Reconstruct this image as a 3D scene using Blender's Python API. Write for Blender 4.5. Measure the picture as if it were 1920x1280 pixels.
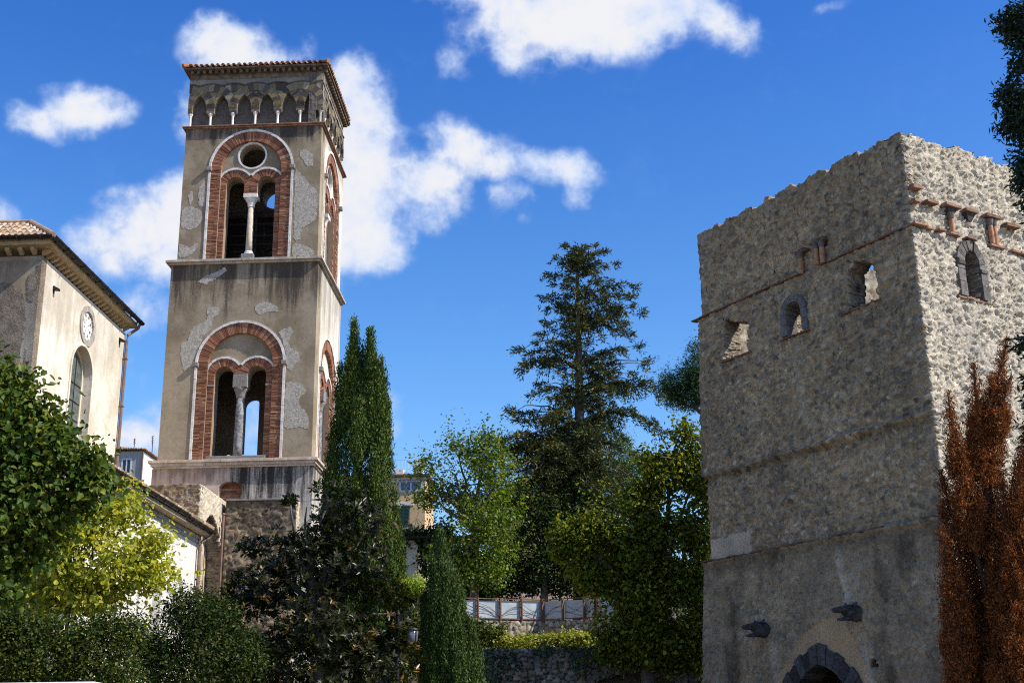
import bpy, math, random
import numpy as np
from mathutils import Vector, Matrix
from mathutils.geometry import tessellate_polygon

for _o in list(bpy.data.objects):
    bpy.data.objects.remove(_o)
SC = bpy.context.scene
COL = SC.collection
random.seed(7)
RNG = np.random.default_rng(11)
rad = math.radians

# ------------------------------------------------------------------ camera
FPX = 2420.0
PITCH, ROLL = rad(17.73), rad(-0.797)
CAMP = np.array([0.0, 0.0, 1.6])
_f = np.array([0, math.cos(PITCH), math.sin(PITCH)])
_r = np.array([1.0, 0, 0])
_u = np.array([0, -math.sin(PITCH), math.cos(PITCH)])
CR_ = math.cos(ROLL) * _r + math.sin(ROLL) * _u
CU_ = math.cos(ROLL) * _u - math.sin(ROLL) * _r
cam_d = bpy.data.cameras.new('camera')
cam = bpy.data.objects.new('camera', cam_d)
COL.objects.link(cam)
cam_d.sensor_width = 36.0
cam_d.lens = FPX / 1920 * 36.0
cam_d.clip_start = 0.1
cam_d.clip_end = 3000
cam.matrix_world = Matrix(((CR_[0], CU_[0], -_f[0], CAMP[0]), (CR_[1], CU_[1], -_f[1], CAMP[1]),
                           (CR_[2], CU_[2], -_f[2], CAMP[2]), (0, 0, 0, 1)))
SC.camera = cam

# ------------------------------------------------------------------ light
SUN_AZ, SUN_EL = 106.0, 42.0
S = Vector((math.sin(rad(SUN_AZ)) * math.cos(rad(SUN_EL)), math.cos(rad(SUN_AZ)) * math.cos(rad(SUN_EL)), math.sin(rad(SUN_EL))))
sd = bpy.data.lights.new('sun', 'SUN')
sd.energy = 5.0
sd.angle = rad(0.53)
sd.color = (1.0, 0.93, 0.82)
so = bpy.data.objects.new('sun', sd)
COL.objects.link(so)
so.rotation_euler = S.to_track_quat('Z', 'Y').to_euler()
so.location = (20, -5, 60)
SC.view_settings.view_transform = 'Standard'
SC.view_settings.look = 'None'
SC.view_settings.exposure = 0.42
SC.view_settings.gamma = 1.0
SC.view_settings.use_curve_mapping = False
SC.render.film_transparent = False
SC.cycles.max_bounces = 5
SC.cycles.diffuse_bounces = 2
SC.cycles.glossy_bounces = 2
SC.cycles.transmission_bounces = 2
SC.cycles.transparent_max_bounces = 6
SC.cycles.use_denoising = False
SC.cycles.pixel_filter_type = 'BLACKMAN_HARRIS'
SC.cycles.filter_width = 1.1
SC.cycles.sample_clamp_indirect = 4.0


def ray(px, py):
    return _f * FPX + CR_ * (px - 960) - CU_ * (py - 640)


def at(px, py, Y):
    d = ray(px, py)
    return CAMP + d * (Y / d[1])


def ppm(Y):
    """target pixels per metre near depth Y"""
    return FPX / (Y * 1.03)


# ------------------------------------------------------------------ world: sky with clouds laid out by compass direction
world = bpy.data.worlds.new('World')
SC.world = world
world.use_nodes = True
WT = world.node_tree
for n in list(WT.nodes):
    WT.nodes.remove(n)


class NT:
    def __init__(s, tree):
        s.t = tree

    def n(s, typ, **kw):
        nd = s.t.nodes.new(typ)
        for k, v in kw.items():
            setattr(nd, k, v)
        return nd

    def l(s, a, b):
        s.t.links.new(a, b)

    def val(s, sock, v):
        if hasattr(v, 'is_output') or isinstance(v, bpy.types.NodeSocket):
            s.l(v, sock)
        else:
            sock.default_value = v

    def m(s, op, a, b=None, c=None, clamp=False):
        nd = s.n('ShaderNodeMath', operation=op, use_clamp=clamp)
        s.val(nd.inputs[0], a)
        if b is not None:
            s.val(nd.inputs[1], b)
        if c is not None:
            s.val(nd.inputs[2], c)
        return nd.outputs[0]

    def sstep(s, v, a, b):
        nd = s.n('ShaderNodeMapRange', interpolation_type='SMOOTHSTEP')
        s.val(nd.inputs['Value'], v)
        s.val(nd.inputs['From Min'], a)
        s.val(nd.inputs['From Max'], b)
        return nd.outputs[0]

    def noise(s, vec, scale, detail=4, rough=.55, dist=0.0, color=False):
        nd = s.n('ShaderNodeTexNoise')
        if vec is not None:
            s.l(vec, nd.inputs['Vector'])
        nd.inputs['Scale'].default_value = scale
        nd.inputs['Detail'].default_value = detail
        nd.inputs['Roughness'].default_value = rough
        nd.inputs['Distortion'].default_value = dist
        return nd.outputs['Color' if color else 0]

    def mix(s, fac, a, b, blend='MIX'):
        nd = s.n('ShaderNodeMix', data_type='RGBA', blend_type=blend)
        s.val(nd.inputs[0], fac)
        for k, v in ((6, a), (7, b)):
            if isinstance(v, (tuple, list)):
                nd.inputs[k].default_value = (v[0], v[1], v[2], 1)
            else:
                s.l(v, nd.inputs[k])
        return nd.outputs[2]

    def mapping(s, vec, scale=(1, 1, 1), loc=(0, 0, 0), rot=(0, 0, 0)):
        nd = s.n('ShaderNodeMapping')
        s.l(vec, nd.inputs[0])
        nd.inputs['Scale'].default_value = scale
        nd.inputs['Location'].default_value = loc
        nd.inputs['Rotation'].default_value = rot
        return nd.outputs[0]

    def ramp(s, fac, stops, interp='LINEAR'):
        nd = s.n('ShaderNodeValToRGB')
        s.l(fac, nd.inputs[0])
        cr = nd.color_ramp
        cr.interpolation = interp
        while len(cr.elements) < len(stops):
            cr.elements.new(0.5)
        for e, (p, c) in zip(cr.elements, stops):
            e.position = p
            e.color = (c[0], c[1], c[2], 1)
        return nd.outputs[0]


W = NT(WT)
sky = W.n('ShaderNodeTexSky', sky_type='NISHITA')
sky.sun_disc = False
sky.sun_elevation = rad(SUN_EL)
sky.sun_rotation = rad(SUN_AZ)
sky.altitude = 350
sky.air_density = 1.0
sky.dust_density = 0.6
sky.ozone_density = 3.0
tc = W.n('ShaderNodeTexCoord')
dirv = tc.outputs['Generated']
sep = W.n('ShaderNodeSeparateXYZ')
W.l(dirv, sep.inputs[0])
az = W.m('MULTIPLY', W.m('ARCTAN2', sep.outputs[0], sep.outputs[1]), 57.29578)
el = W.m('MULTIPLY', W.m('ARCSINE', sep.outputs[2]), 57.29578)
# warp the direction a little so that cloud edges billow
wn = W.noise(dirv, 9, 3, .6, color=True)
wsep = W.n('ShaderNodeSeparateXYZ')
W.l(wn, wsep.inputs[0])
azw = W.m('ADD', az, W.m('MULTIPLY', W.m('SUBTRACT', wsep.outputs[0], .5), 3.4))
elw = W.m('ADD', el, W.m('MULTIPLY', W.m('SUBTRACT', wsep.outputs[1], .5), 3.4))


def azel(px, py):
    d = ray(px, py)
    d = d / np.linalg.norm(d)
    return math.degrees(math.atan2(d[0], d[1])), math.degrees(math.asin(d[2]))


# (px, py, rx, ry, tilt, weight) traced as compass bearings of each cloud bank
CLOUDS = [
    (425, 92, 62, 42, 0, 1.0), (490, 112, 55, 26, 0, .7), (580, 100, 18, 26, 0, .40),
    (158, 190, 60, 34, -14, .95), (92, 218, 44, 24, -8, .85), (210, 190, 34, 22, 0, .6),
    (270, 430, 95, 60, -14, .95), (215, 440, 60, 40, 0, .7), (330, 395, 55, 60, 0, 1.0), (300, 480, 55, 35, 0, .8),
    (352, 190, 26, 52, 0, .62),
    (650, 215, 62, 62, 0, .9), (668, 330, 66, 130, 0, 1.15), (690, 430, 58, 62, 0, 1.0), (655, 480, 55, 30, 0, .9), (620, 400, 60, 100, 0, 1.1),
    (745, 320, 55, 45, 0, .7), (800, 345, 62, 52, 0, .80), (868, 285, 66, 36, -6, .85), (800, 400, 48, 30, 0, .55), (930, 310, 56, 34, 0, .75), (1000, 320, 50, 28, 0, .65), (1058, 322, 50, 30, 0, .72), (1075, 372, 28, 24, 0, .52),
    (950, 380, 34, 26, 0, .62), (975, 420, 18, 14, 0, .35),
    (1060, 30, 120, 60, 0, 1.15), (985, 85, 40, 48, 0, .9), (1150, 45, 80, 38, 0, .95), (1250, 20, 80, 44, 0, .85), (1335, 45, 80, 40, 20, .72), (1410, 62, 32, 26, 0, .55),
    (905, 45, 36, 44, 30, .55), (862, 100, 26, 50, 10, .48), (875, 150, 26, 14, 20, .30), (1090, -70, 220, 80, 0, 1.2), (1560, 2, 40, 12, 0, .3),
    (262, 585, 44, 44, 0, .52), (255, 815, 62, 36, 0, .72), (300, 800, 60, 50, 0, .6), (735, 790, 26, 34, 0, .52), (470, 805, 50, 46, 0, .55), (215, 690, 50, 26, 0, .35),
    (5, 400, 28, 34, 0, .55),
]
field = None
for (px, py, rx, ry, t, wgt) in CLOUDS:
    a0, e0 = azel(px, py)
    ra = rx / 2420 * 57.3 * 1.95 / math.cos(rad(e0))
    re = ry / 2420 * 57.3 * 1.95
    da = W.m('MULTIPLY', W.m('SUBTRACT', azw, a0), 1 / ra)
    de = W.m('MULTIPLY', W.m('SUBTRACT', elw, e0), 1 / re)
    if t:
        c_, s_ = math.cos(rad(t)), math.sin(rad(t))
        # tilt given in picture sense (clockwise positive)
        xx = W.m('ADD', W.m('MULTIPLY', W.m('SUBTRACT', azw, a0), c_ / ra), W.m('MULTIPLY', W.m('SUBTRACT', elw, e0), -s_ / ra))
        yy = W.m('ADD', W.m('MULTIPLY', W.m('SUBTRACT', azw, a0), s_ / re), W.m('MULTIPLY', W.m('SUBTRACT', elw, e0), c_ / re))
        da, de = xx, yy
    r2 = W.m('ADD', W.m('MULTIPLY', da, da), W.m('MULTIPLY', de, de))
    b = W.m('MULTIPLY', W.m('MAXIMUM', W.m('SUBTRACT', 1.0, r2), 0.0), wgt)
    b = W.m('MULTIPLY', W.m('POWER', W.m('MAXIMUM', W.m('SUBTRACT', 1.0, r2), 0.0), 1.45), wgt)
    field = b if field is None else W.m('SMOOTH_MAX', field, b, .15)
fn0 = W.noise(dirv, 17, 10, .60, .1)
bil = W.m('SUBTRACT', .75, W.m('MULTIPLY', W.m('ABSOLUTE', W.m('SUBTRACT', W.noise(dirv, 30, 7, .55), .5)), 3.2))
fn = W.m('ADD', W.m('MULTIPLY', fn0, .72), W.m('MULTIPLY', bil, .28))
fn2 = W.noise(dirv, 80, 6, .6)
nz = W.m('ADD', W.m('MULTIPLY', W.m('SUBTRACT', fn, .5), 1.75), W.m('MULTIPLY', W.m('SUBTRACT', fn2, .5), .55))
dens = W.m('ADD', W.m('MULTIPLY', field, 1.2), W.m('MULTIPLY', nz, W.sstep(field, 0.0, .3)))
cmask = W.m('POWER', W.sstep(dens, .14, 1.02), 1.2)
cmask = W.m('MULTIPLY', cmask, .97)
# fainter general clouds over the unseen rest of the sky (behind the viewer)
thick = W.sstep(W.m('ADD', dens, W.m('MULTIPLY', W.m('SUBTRACT', W.noise(dirv, 14, 5), .5), .8)), .5, 1.3)
ccol = W.mix(thick, (.44, .54, .74), (.68, .68, .70))
SKYGAIN = .121
hs = W.n('ShaderNodeHueSaturation')
W.l(sky.outputs[0], hs.inputs['Color'])
hs.inputs['Saturation'].default_value = 1.25
hs.inputs['Value'].default_value = 1.0
grad = W.ramp(W.m('DIVIDE', el, 60.0), [(0.0, (1.75, 1.42, 1.30)), (.25, (1.25, 1.28, 1.36)), (.55, (.62, .88, 1.32)), (1.0, (.45, .75, 1.2))])
skyc = W.mix(1.0, W.mix(1.0, hs.outputs[0], (SKYGAIN, SKYGAIN, SKYGAIN), 'MULTIPLY'), grad, 'MULTIPLY')
final = W.mix(cmask, skyc, ccol)
bg = W.n('ShaderNodeBackground')
W.l(final, bg.inputs[0])
bg.inputs[1].default_value = 1.0
wo = W.n('ShaderNodeOutputWorld')
W.l(bg.outputs[0], wo.inputs[0])


# ------------------------------------------------------------------ object helpers
def tag(o, label=None, cat=None, group=None, kind=None):
    if label:
        o['label'] = label
    if cat:
        o['category'] = cat
    if group:
        o['group'] = group
    if kind:
        o['kind'] = kind
    return o


def thing(name, loc, label, cat, group=None):
    o = bpy.data.objects.new(name, None)
    COL.objects.link(o)
    o.location = Vector([float(q) for q in loc])
    o.empty_display_size = .3
    return tag(o, label, cat, group)


def origin_of(p):
    v = np.zeros(3)
    while p is not None:
        v += np.array(p.location)
        p = p.parent
    return v


def link_mesh(name, me, mat, parent=None, loc=None):
    o = bpy.data.objects.new(name, me)
    COL.objects.link(o)
    if parent is not None:
        o.parent = parent
    if loc is not None:
        o.location = loc
    for m_ in (mat if isinstance(mat, (list, tuple)) else [mat]):
        me.materials.append(m_)
    return o


def np_obj(name, V, faces, mat, parent=None, attrs=None, smooth=False, base=None):
    """V (n,3) world coordinates; faces: list of (m,k) index arrays; attrs: {name: (n,) or (n,4)}"""
    V = np.asarray(V, dtype=np.float64)
    org = origin_of(parent) if parent is not None else (np.zeros(3) if base is None else np.asarray(base, float))
    V = V - org
    me = bpy.data.meshes.new(name)
    faces = [np.asarray(f, dtype=np.int32) for f in faces if len(f)]
    me.vertices.add(len(V))
    me.vertices.foreach_set('co', V.astype(np.float32).ravel())
    tot = sum(f.size for f in faces)
    npoly = sum(len(f) for f in faces)
    me.loops.add(tot)
    me.loops.foreach_set('vertex_index', np.concatenate([f.ravel() for f in faces]))
    me.polygons.add(npoly)
    starts, s0 = [], 0
    for f in faces:
        starts.append(s0 + np.arange(len(f)) * f.shape[1])
        s0 += f.size
    me.polygons.foreach_set('loop_start', np.concatenate(starts).astype(np.int32))
    if smooth:
        me.polygons.foreach_set('use_smooth', np.ones(npoly, dtype=bool))
    me.update(calc_edges=True)
    me.validate()
    for k, a in (attrs or {}).items():
        a = np.asarray(a, dtype=np.float32)
        if a.ndim == 1:
            at_ = me.attributes.new(k, 'FLOAT', 'POINT')
            at_.data.foreach_set('value', a)
        else:
            at_ = me.attributes.new(k, 'FLOAT_COLOR', 'POINT')
            at_.data.foreach_set('color', a.ravel())
    return link_mesh(name, me, mat, parent, None if parent is not None else Vector(org))


class Frame:
    """face-local frame: a along the wall, b up, c outward"""
    def __init__(s, o, az_, flip=False):
        s.o = np.array(o, float)
        a_ = rad(az_)
        s.u = np.array([math.sin(a_), math.cos(a_), 0])
        t = rad(az_ + (-90 if flip else 90))
        s.n = np.array([math.sin(t), math.cos(t), 0])
        s.z = np.array([0, 0, 1.0])
        s.az = az_
        s.flip = flip

    def P(s, a, b, c=0.0):
        return s.o + s.u * a + s.z * b + s.n * c

    def arr(s, A, B, C):
        A, B, C = np.broadcast_arrays(A, B, C)
        return s.o + A[..., None] * s.u + B[..., None] * s.z + C[..., None] * s.n

    def px(s, x, y, c=0.0):
        d = ray(x, y)
        p = s.o + s.n * c
        t = ((p - CAMP) @ s.n) / (d @ s.n)
        q = CAMP + d * t - s.o
        return float(q @ s.u), float(q[2])


WORLD = Frame((0, 0, 0), 90)   # a = x, b = z, c = -y


class MB:
    """collects faces of several shapes into one mesh, with a colour per shape"""
    def __init__(s):
        s.v, s.f, s.c = [], [], []

    def add(s, verts, faces, col=None):
        k = len(s.v)
        s.v.extend([tuple(map(float, p)) for p in verts])
        s.f.extend([tuple(i + k for i in f) for f in faces])
        col = col or (1, 1, 1, 1)
        s.c.extend([col] * len(verts))
        return s

    def box(s, F, a0, a1, b0, b1, c0, c1, col=None, jit=0.0):
        P = [F.P(a + random.uniform(-jit, jit), b + random.uniform(-jit, jit), c + random.uniform(-jit, jit)) for a in (a0, a1) for b in (b0, b1) for c in (c0, c1)]
        s.add(P, [(0, 1, 3, 2), (4, 6, 7, 5), (0, 4, 5, 1), (2, 3, 7, 6), (0, 2, 6, 4), (1, 5, 7, 3)], col)
        return s

    def hexa(s, P, col=None):
        # P: 4 back corners then 4 front corners (same winding)
        s.add(P, [(0, 1, 2, 3), (4, 7, 6, 5), (0, 4, 5, 1), (1, 5, 6, 2), (2, 6, 7, 3), (3, 7, 4, 0)], col)
        return s

    def prism(s, F, loops, c0, c1, col=None, back=True):
        """plate with holes: loops of (a,b); first is the outline"""
        flat = [p for lp in loops for p in lp]
        tris = tessellate_polygon([[Vector((p[0], p[1], 0)) for p in lp] for lp in loops])
        n = len(flat)
        V = [F.P(p[0], p[1], c1) for p in flat] + [F.P(p[0], p[1], c0) for p in flat]
        fs = [tuple(t) for t in tris]
        if back:
            fs += [tuple(i + n for i in reversed(t)) for t in tris]
        k = 0
        for lp in loops:
            m_ = len(lp)
            for i in range(m_):
                j = (i + 1) % m_
                fs.append((k + i, k + j, k + j + n, k + i + n))
            k += m_
        s.add(V, fs, col)
        return s

    def ring(s, F, ac, bc, r0, r1, t0, t1, n, c0, c1, colf=None, gap=0.0, sy=1.0):
        """voussoirs between angles t0..t1 (degrees, 0 = +a, 90 = up)"""
        for i in range(n):
            x0 = rad(t0 + (t1 - t0) * (i + gap) / n)
            x1 = rad(t0 + (t1 - t0) * (i + 1 - gap) / n)
            cc = colf(i) if colf else None
            dj = random.uniform(-.006, .006) if gap else 0
            P = []
            for c in (c0, c1 + dj):
                for (r, x) in ((r0, x0), (r1, x0), (r1, x1), (r0, x1)):
                    P.append(F.P(ac + r * math.cos(x), bc + sy * r * math.sin(x), c))
            s.hexa(P, cc)
        return s

    def tube(s, pts, radii, seg=8, col=None, cap=True):
        pts = [np.array(p, float) for p in pts]
        if not hasattr(radii, '__len__'):
            radii = [radii] * len(pts)
        V, Fc = [], []
        up = np.array([0.13, 0.29, 1.0])
        for i, p in enumerate(pts):
            d = pts[min(i + 1, len(pts) - 1)] - pts[max(i - 1, 0)]
            d = d / (np.linalg.norm(d) + 1e-9)
            ref = up if abs(d @ up) / np.linalg.norm(up) < .95 else np.array([1.0, 0, 0])
            x = np.cross(d, ref)
            x /= np.linalg.norm(x)
            y = np.cross(d, x)
            for k in range(seg):
                t = 2 * math.pi * k / seg
                V.append(p + (x * math.cos(t) + y * math.sin(t)) * radii[i])
        for i in range(len(pts) - 1):
            for k in range(seg):
                k2 = (k + 1) % seg
                Fc.append((i * seg + k, i * seg + k2, (i + 1) * seg + k2, (i + 1) * seg + k))
        if cap:
            Fc.append(tuple(range(seg)))
            Fc.append(tuple(reversed(range((len(pts) - 1) * seg, len(pts) * seg))))
        s.add(V, Fc, col)
        return s

    def lathe(s, p, prof, seg=14, col=None):
        """vertical lathe: prof = [(r, z)...] from p"""
        p = np.array(p, float)
        V, Fc = [], []
        for (r, z) in prof:
            for k in range(seg):
                t = 2 * math.pi * k / seg
                V.append(p + np.array([r * math.cos(t), r * math.sin(t), z]))
        for i in range(len(prof) - 1):
            for k in range(seg):
                k2 = (k + 1) % seg
                Fc.append((i * seg + k, i * seg + k2, (i + 1) * seg + k2, (i + 1) * seg + k))
        Fc.append(tuple(reversed(range(seg))))
        Fc.append(tuple(range((len(prof) - 1) * seg, len(prof) * seg)))
        s.add(V, Fc, col)
        return s

    def build(s, name, mat, parent=None, smooth=False, base=None, bevel=0.0, label=None):
        me = bpy.data.meshes.new(name)
        org = origin_of(parent) if parent is not None else (np.zeros(3) if base is None else np.asarray(base, float))
        V = np.array(s.v) - org
        me.from_pydata([tuple(p) for p in V], [], s.f)
        if smooth:
            me.polygons.foreach_set('use_smooth', [True] * len(me.polygons))
        a = me.attributes.new('col', 'FLOAT_COLOR', 'POINT')
        a.data.foreach_set('color', np.array(s.c, dtype=np.float32).ravel())
        me.update()
        import bmesh
        bm = bmesh.new()
        bm.from_mesh(me)
        bmesh.ops.recalc_face_normals(bm, faces=bm.faces)
        bm.to_mesh(me)
        bm.free()
        o = link_mesh(name, me, mat, parent, None if parent is not None else Vector(org))
        if bevel:
            md = o.modifiers.new('bevel', 'BEVEL')
            md.width = bevel
            md.segments = 2
            md.limit_method = 'ANGLE'
        if label:
            o['label'] = label
        return o


def arch_pts(ac, spring, r, base, n=24, sy=1.0):
    """outline of a round-headed opening, anticlockwise from bottom left"""
    pts = [(ac - r, base), (ac + r, base)]
    for i in range(n + 1):
        t = math.pi * i / n
        pts.append((ac + r * math.cos(t), spring + sy * r * math.sin(t)))
    return pts


def circ_pts(ac, bc, r, n=28):
    return [(ac + r * math.cos(2 * math.pi * i / n), bc + r * math.sin(2 * math.pi * i / n)) for i in range(n)]


def rect(a0, a1, b0, b1):
    return [(a0, b0), (a1, b0), (a1, b1), (a0, b1)]


# ------------------------------------------------------------------ materials
MATS = {}


def new_mat(name):
    m_ = bpy.data.materials.new(name)
    m_.use_nodes = True
    t = m_.node_tree
    for n in list(t.nodes):
        t.nodes.remove(n)
    N = NT(t)
    out = N.n('ShaderNodeOutputMaterial')
    bs = N.n('ShaderNodeBsdfPrincipled')
    N.l(bs.outputs[0], out.inputs[0])
    bs.inputs['Specular IOR Level'].default_value = .25
    MATS[name] = m_
    return m_, N, bs, out


def bump(N, bs, h, strength=.4, dist=.02):
    b = N.n('ShaderNodeBump')
    b.inputs['Strength'].default_value = strength
    b.inputs['Distance'].default_value = dist
    N.l(h, b.inputs['Height'])
    N.l(b.outputs[0], bs.inputs['Normal'])


def coord(N, kind='Object'):
    return N.n('ShaderNodeTexCoord').outputs[kind]


def simple_mat(name, c1, c2, scale=3.0, rough=.85, bs_=.3, metal=0.0, attr=False, spec=.25, bscale=None, bdist=.02, lo=.35, hi=.65):
    m_, N, bs, out = new_mat(name)
    co = coord(N)
    n1 = N.noise(co, scale, 6, .65)
    f = N.sstep(n1, lo, hi)
    col = N.mix(f, c1, c2)
    if attr:
        a = N.n('ShaderNodeAttribute', attribute_name='col')
        col = N.mix(1.0, col, a.outputs['Color'], 'MULTIPLY')
    N.l(col, bs.inputs['Base Color'])
    bs.inputs['Roughness'].default_value = rough
    bs.inputs['Metallic'].default_value = metal
    bs.inputs['Specular IOR Level'].default_value = spec
    if bs_:
        h = N.noise(co, bscale or scale * 6, 6, .7)
        bump(N, bs, h, bs_, bdist)
    return m_


def leaf_mat(name, c0, c1, c2, trans=.35, rough=.45, tcol=None, spec=.35, backcol=None):
    """leaf colours spread over attribute 'rnd' (0..1); the far ends are rarer tones"""
    m_, N, bs, out = new_mat(name)
    a = N.n('ShaderNodeAttribute', attribute_name='rnd')
    col = N.ramp(a.outputs['Fac'], [(0.0, c0), (.55, c1), (1.0, c2)])
    if backcol is not None:
        g = N.n('ShaderNodeNewGeometry')
        col = N.mix(g.outputs['Backfacing'], col, backcol)
    N.l(col, bs.inputs['Base Color'])
    bs.inputs['Roughness'].default_value = rough
    bs.inputs['Specular IOR Level'].default_value = spec
    tr = N.n('ShaderNodeBsdfTranslucent')
    tcl = N.mix(1.0, col, tcol or (1.3, 1.25, .6), 'MULTIPLY')
    N.l(tcl, tr.inputs['Color'])
    mx = N.n('ShaderNodeMixShader')
    mx.inputs[0].default_value = trans
    N.l(bs.outputs[0], mx.inputs[1])
    N.l(tr.outputs[0], mx.inputs[2])
    N.l(mx.outputs[0], out.inputs[0])
    return m_

# ================================================================== SETTING: ground and terrain
m_gravel = simple_mat('gravel', (.16, .14, .11), (.24, .21, .17), 1.5, .95, .4)
m_soil = simple_mat('soil', (.05, .055, .025), (.09, .075, .045), .6, .95, .5)


def hill_z(x, y):
    """terrain height: level court near the viewer, terrace behind the retaining wall, slope beyond"""
    base = 0.0
    t = np.clip((y - 52.3) / .4, 0, 1)
    up = 6.35 + np.clip((y - 53) / 40, 0, 1) * 6.0 + np.clip((y - 95) / 300, 0, 1) * 8
    left = np.clip((-x - 4.0) / 5.0, 0, 1)        # gentler rise to the left, under the bell tower
    up_l = np.clip((y - 38) / 30, 0, 1) * 8.0
    return base + (t * up) * (1 - left) + left * np.minimum(up_l, 9.0)


def build_ground():
    xs = np.concatenate([np.linspace(-1400, -80, 12), np.linspace(-70, 70, 90), np.linspace(80, 1400, 12)])
    ys = np.concatenate([np.linspace(-600, -20, 10), np.linspace(-15, 51.5, 30), np.array([51.9, 52.3, 52.5, 52.7, 52.9]), np.linspace(53.5, 110, 40), np.linspace(130, 1800, 14)])
    X, Y = np.meshgrid(xs, ys, indexing='ij')
    Z = hill_z(X, Y)
    nx, ny = X.shape
    idx = np.arange(nx * ny).reshape(nx, ny)
    q = np.stack([idx[:-1, :-1], idx[1:, :-1], idx[1:, 1:], idx[:-1, 1:]], -1).reshape(-1, 4)
    V = np.stack([X, Y, Z], -1).reshape(-1, 3)
    cy = V[q].mean(1)
    veg = ((cy[:, 1] > 52) | (cy[:, 0] < -4)) & (cy[:, 1] > 20)
    o = np_obj('ground', V, [q], [m_gravel, m_soil])
    o.data.polygons.foreach_set('material_index', veg.astype(np.int32))
    tag(o, kind='structure')


build_ground()

# ================================================================== rubble walls
_T = np.random.default_rng(3)
HJ = _T.random((256, 256, 2))
HR = _T.random((256, 256, 6))


def worley(u, v, cw, ch, off=0):
    gu, gv = u / cw + off * 17.3, v / ch + off * 5.7
    # stagger rows a little
    iu, iv = np.floor(gu).astype(int), np.floor(gv).astype(int)
    F1 = np.full(u.shape, 9.0)
    F2 = np.full(u.shape, 9.0)
    ID = np.zeros(u.shape + (2,), int)
    DX = np.zeros(u.shape)
    DY = np.zeros(u.shape)
    for di in (-1, 0, 1):
        for dj in (-1, 0, 1):
            ci, cj = iu + di, iv + dj
            J = HJ[ci % 256, (cj + off * 31) % 256]
            x = ci + .12 + .76 * J[..., 0] - gu
            y = cj + .12 + .76 * J[..., 1] - gv
            d = np.sqrt(x * x + y * y)
            near = d < F1
            F2 = np.where(near, F1, np.minimum(F2, d))
            F1 = np.where(near, d, F1)
            ID[..., 0] = np.where(near, ci % 256, ID[..., 0])
            ID[..., 1] = np.where(near, (cj + off * 31) % 256, ID[..., 1])
            DX = np.where(near, x, DX)
            DY = np.where(near, y, DY)
    return F1, F2, ID, DX, DY


def vnoise(u, v, s, off=0):
    gu, gv = u / s + off * 7.7, v / s + off * 3.1
    iu, iv = np.floor(gu).astype(int), np.floor(gv).astype(int)
    fu, fv = gu - iu, gv - iv
    fu, fv = fu * fu * (3 - 2 * fu), fv * fv * (3 - 2 * fv)
    g = lambda a, b: HR[a % 256, (b + off * 13) % 256, 0]
    return (g(iu, iv) * (1 - fu) + g(iu + 1, iv) * fu) * (1 - fv) + (g(iu, iv + 1) * (1 - fu) + g(iu + 1, iv + 1) * fu) * fv


def fbm(u, v, s, o=4, off=0):
    r, a, t = 0, 1.0, 0
    for k in range(o):
        r = r + a * vnoise(u, v, s / 2 ** k, off + k)
        t += a
        a *= .55
    return r / t


def sstep(x, a, b):
    t = np.clip((x - a) / (b - a), 0, 1)
    return t * t * (3 - 2 * t)


def pip(u, v, poly):
    ins = np.zeros(u.shape, bool)
    n = len(poly)
    for i in range(n):
        x0, y0 = poly[i]
        x1, y1 = poly[(i + 1) % n]
        c = ((y0 > v) != (y1 > v))
        xs = (x1 - x0) * (v - y0) / ((y1 - y0) if abs(y1 - y0) > 1e-9 else 1e-9) + x0
        ins ^= c & (u < xs)
    return ins


STONES = np.array([(.27, .235, .19), (.20, .18, .16), (.34, .295, .225), (.145, .135, .13), (.40, .35, .27), (.27, .205, .135), (.085, .08, .08), (.47, .43, .36)])
SPROB = np.array([.22, .2, .16, .15, .11, .10, .05, .03])
SCUM = np.cumsum(SPROB / SPROB.sum())


def rubble(u, v, amp=.055, cw=.27, ch=.18, mortar=(.40, .345, .255), off=0, cover=.0):
    """displacement and colour of rubble masonry; cover 0..1 = how much mortar or render hides the stones"""
    wu = u + (fbm(u, v, .5, 3, 5) - .5) * .16
    wv = v + (fbm(u, v, .5, 3, 9) - .5) * .13
    F1, F2, ID, DX, DY = worley(wu, wv, cw, ch, off)
    F1b, F2b, IDb, DXb, DYb = worley(wu, wv, cw * .45, ch * .48, off + 3)
    R = HR[ID[..., 0], ID[..., 1]]
    Rb = HR[IDb[..., 0], IDb[..., 1]]
    small = R[..., 4] < .30                      # some cells are filled with small packing stones
    e = np.where(small, F2b - F1b, F2 - F1)
    r = np.where(small[..., None], Rb, R)
    dx, dy = np.where(small, DXb, DX), np.where(small, DYb, DY)
    thr = .06 + .16 * r[..., 5] + cover * .25
    mask = sstep(e, thr * .35, thr + .10)
    mask = mask * (r[..., 3] > (.06 + cover * .6))
    prot = .25 + .75 * r[..., 0]
    h = mask * prot * amp * np.where(small, .6, 1.0)
    h = h + mask * amp * .9 * ((r[..., 1] - .5) * dx + (r[..., 2] - .62) * dy)
    n = fbm(u, v, .16, 4, 2)
    h = h + (n - .5) * amp * (.9 - .35 * mask)
    pit = sstep(fbm(u, v, .11, 3, 51), .60, .74) * (1 - mask * .7)
    h = h - pit * amp * .8
    k = np.searchsorted(SCUM, np.clip(r[..., 2] * .999, 0, .9999))
    sc = STONES[np.clip(k, 0, len(STONES) - 1)] * (.82 + .36 * r[..., 1:2])
    mc = np.array(mortar) * (.78 + .44 * fbm(u, v, .7, 3, 4))[..., None]
    col = mc * (1 - mask[..., None]) + sc * mask[..., None]
    col = col * (.72 + .56 * fbm(u, v, .12, 3, 8))[..., None]
    return h, col, mask


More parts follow.
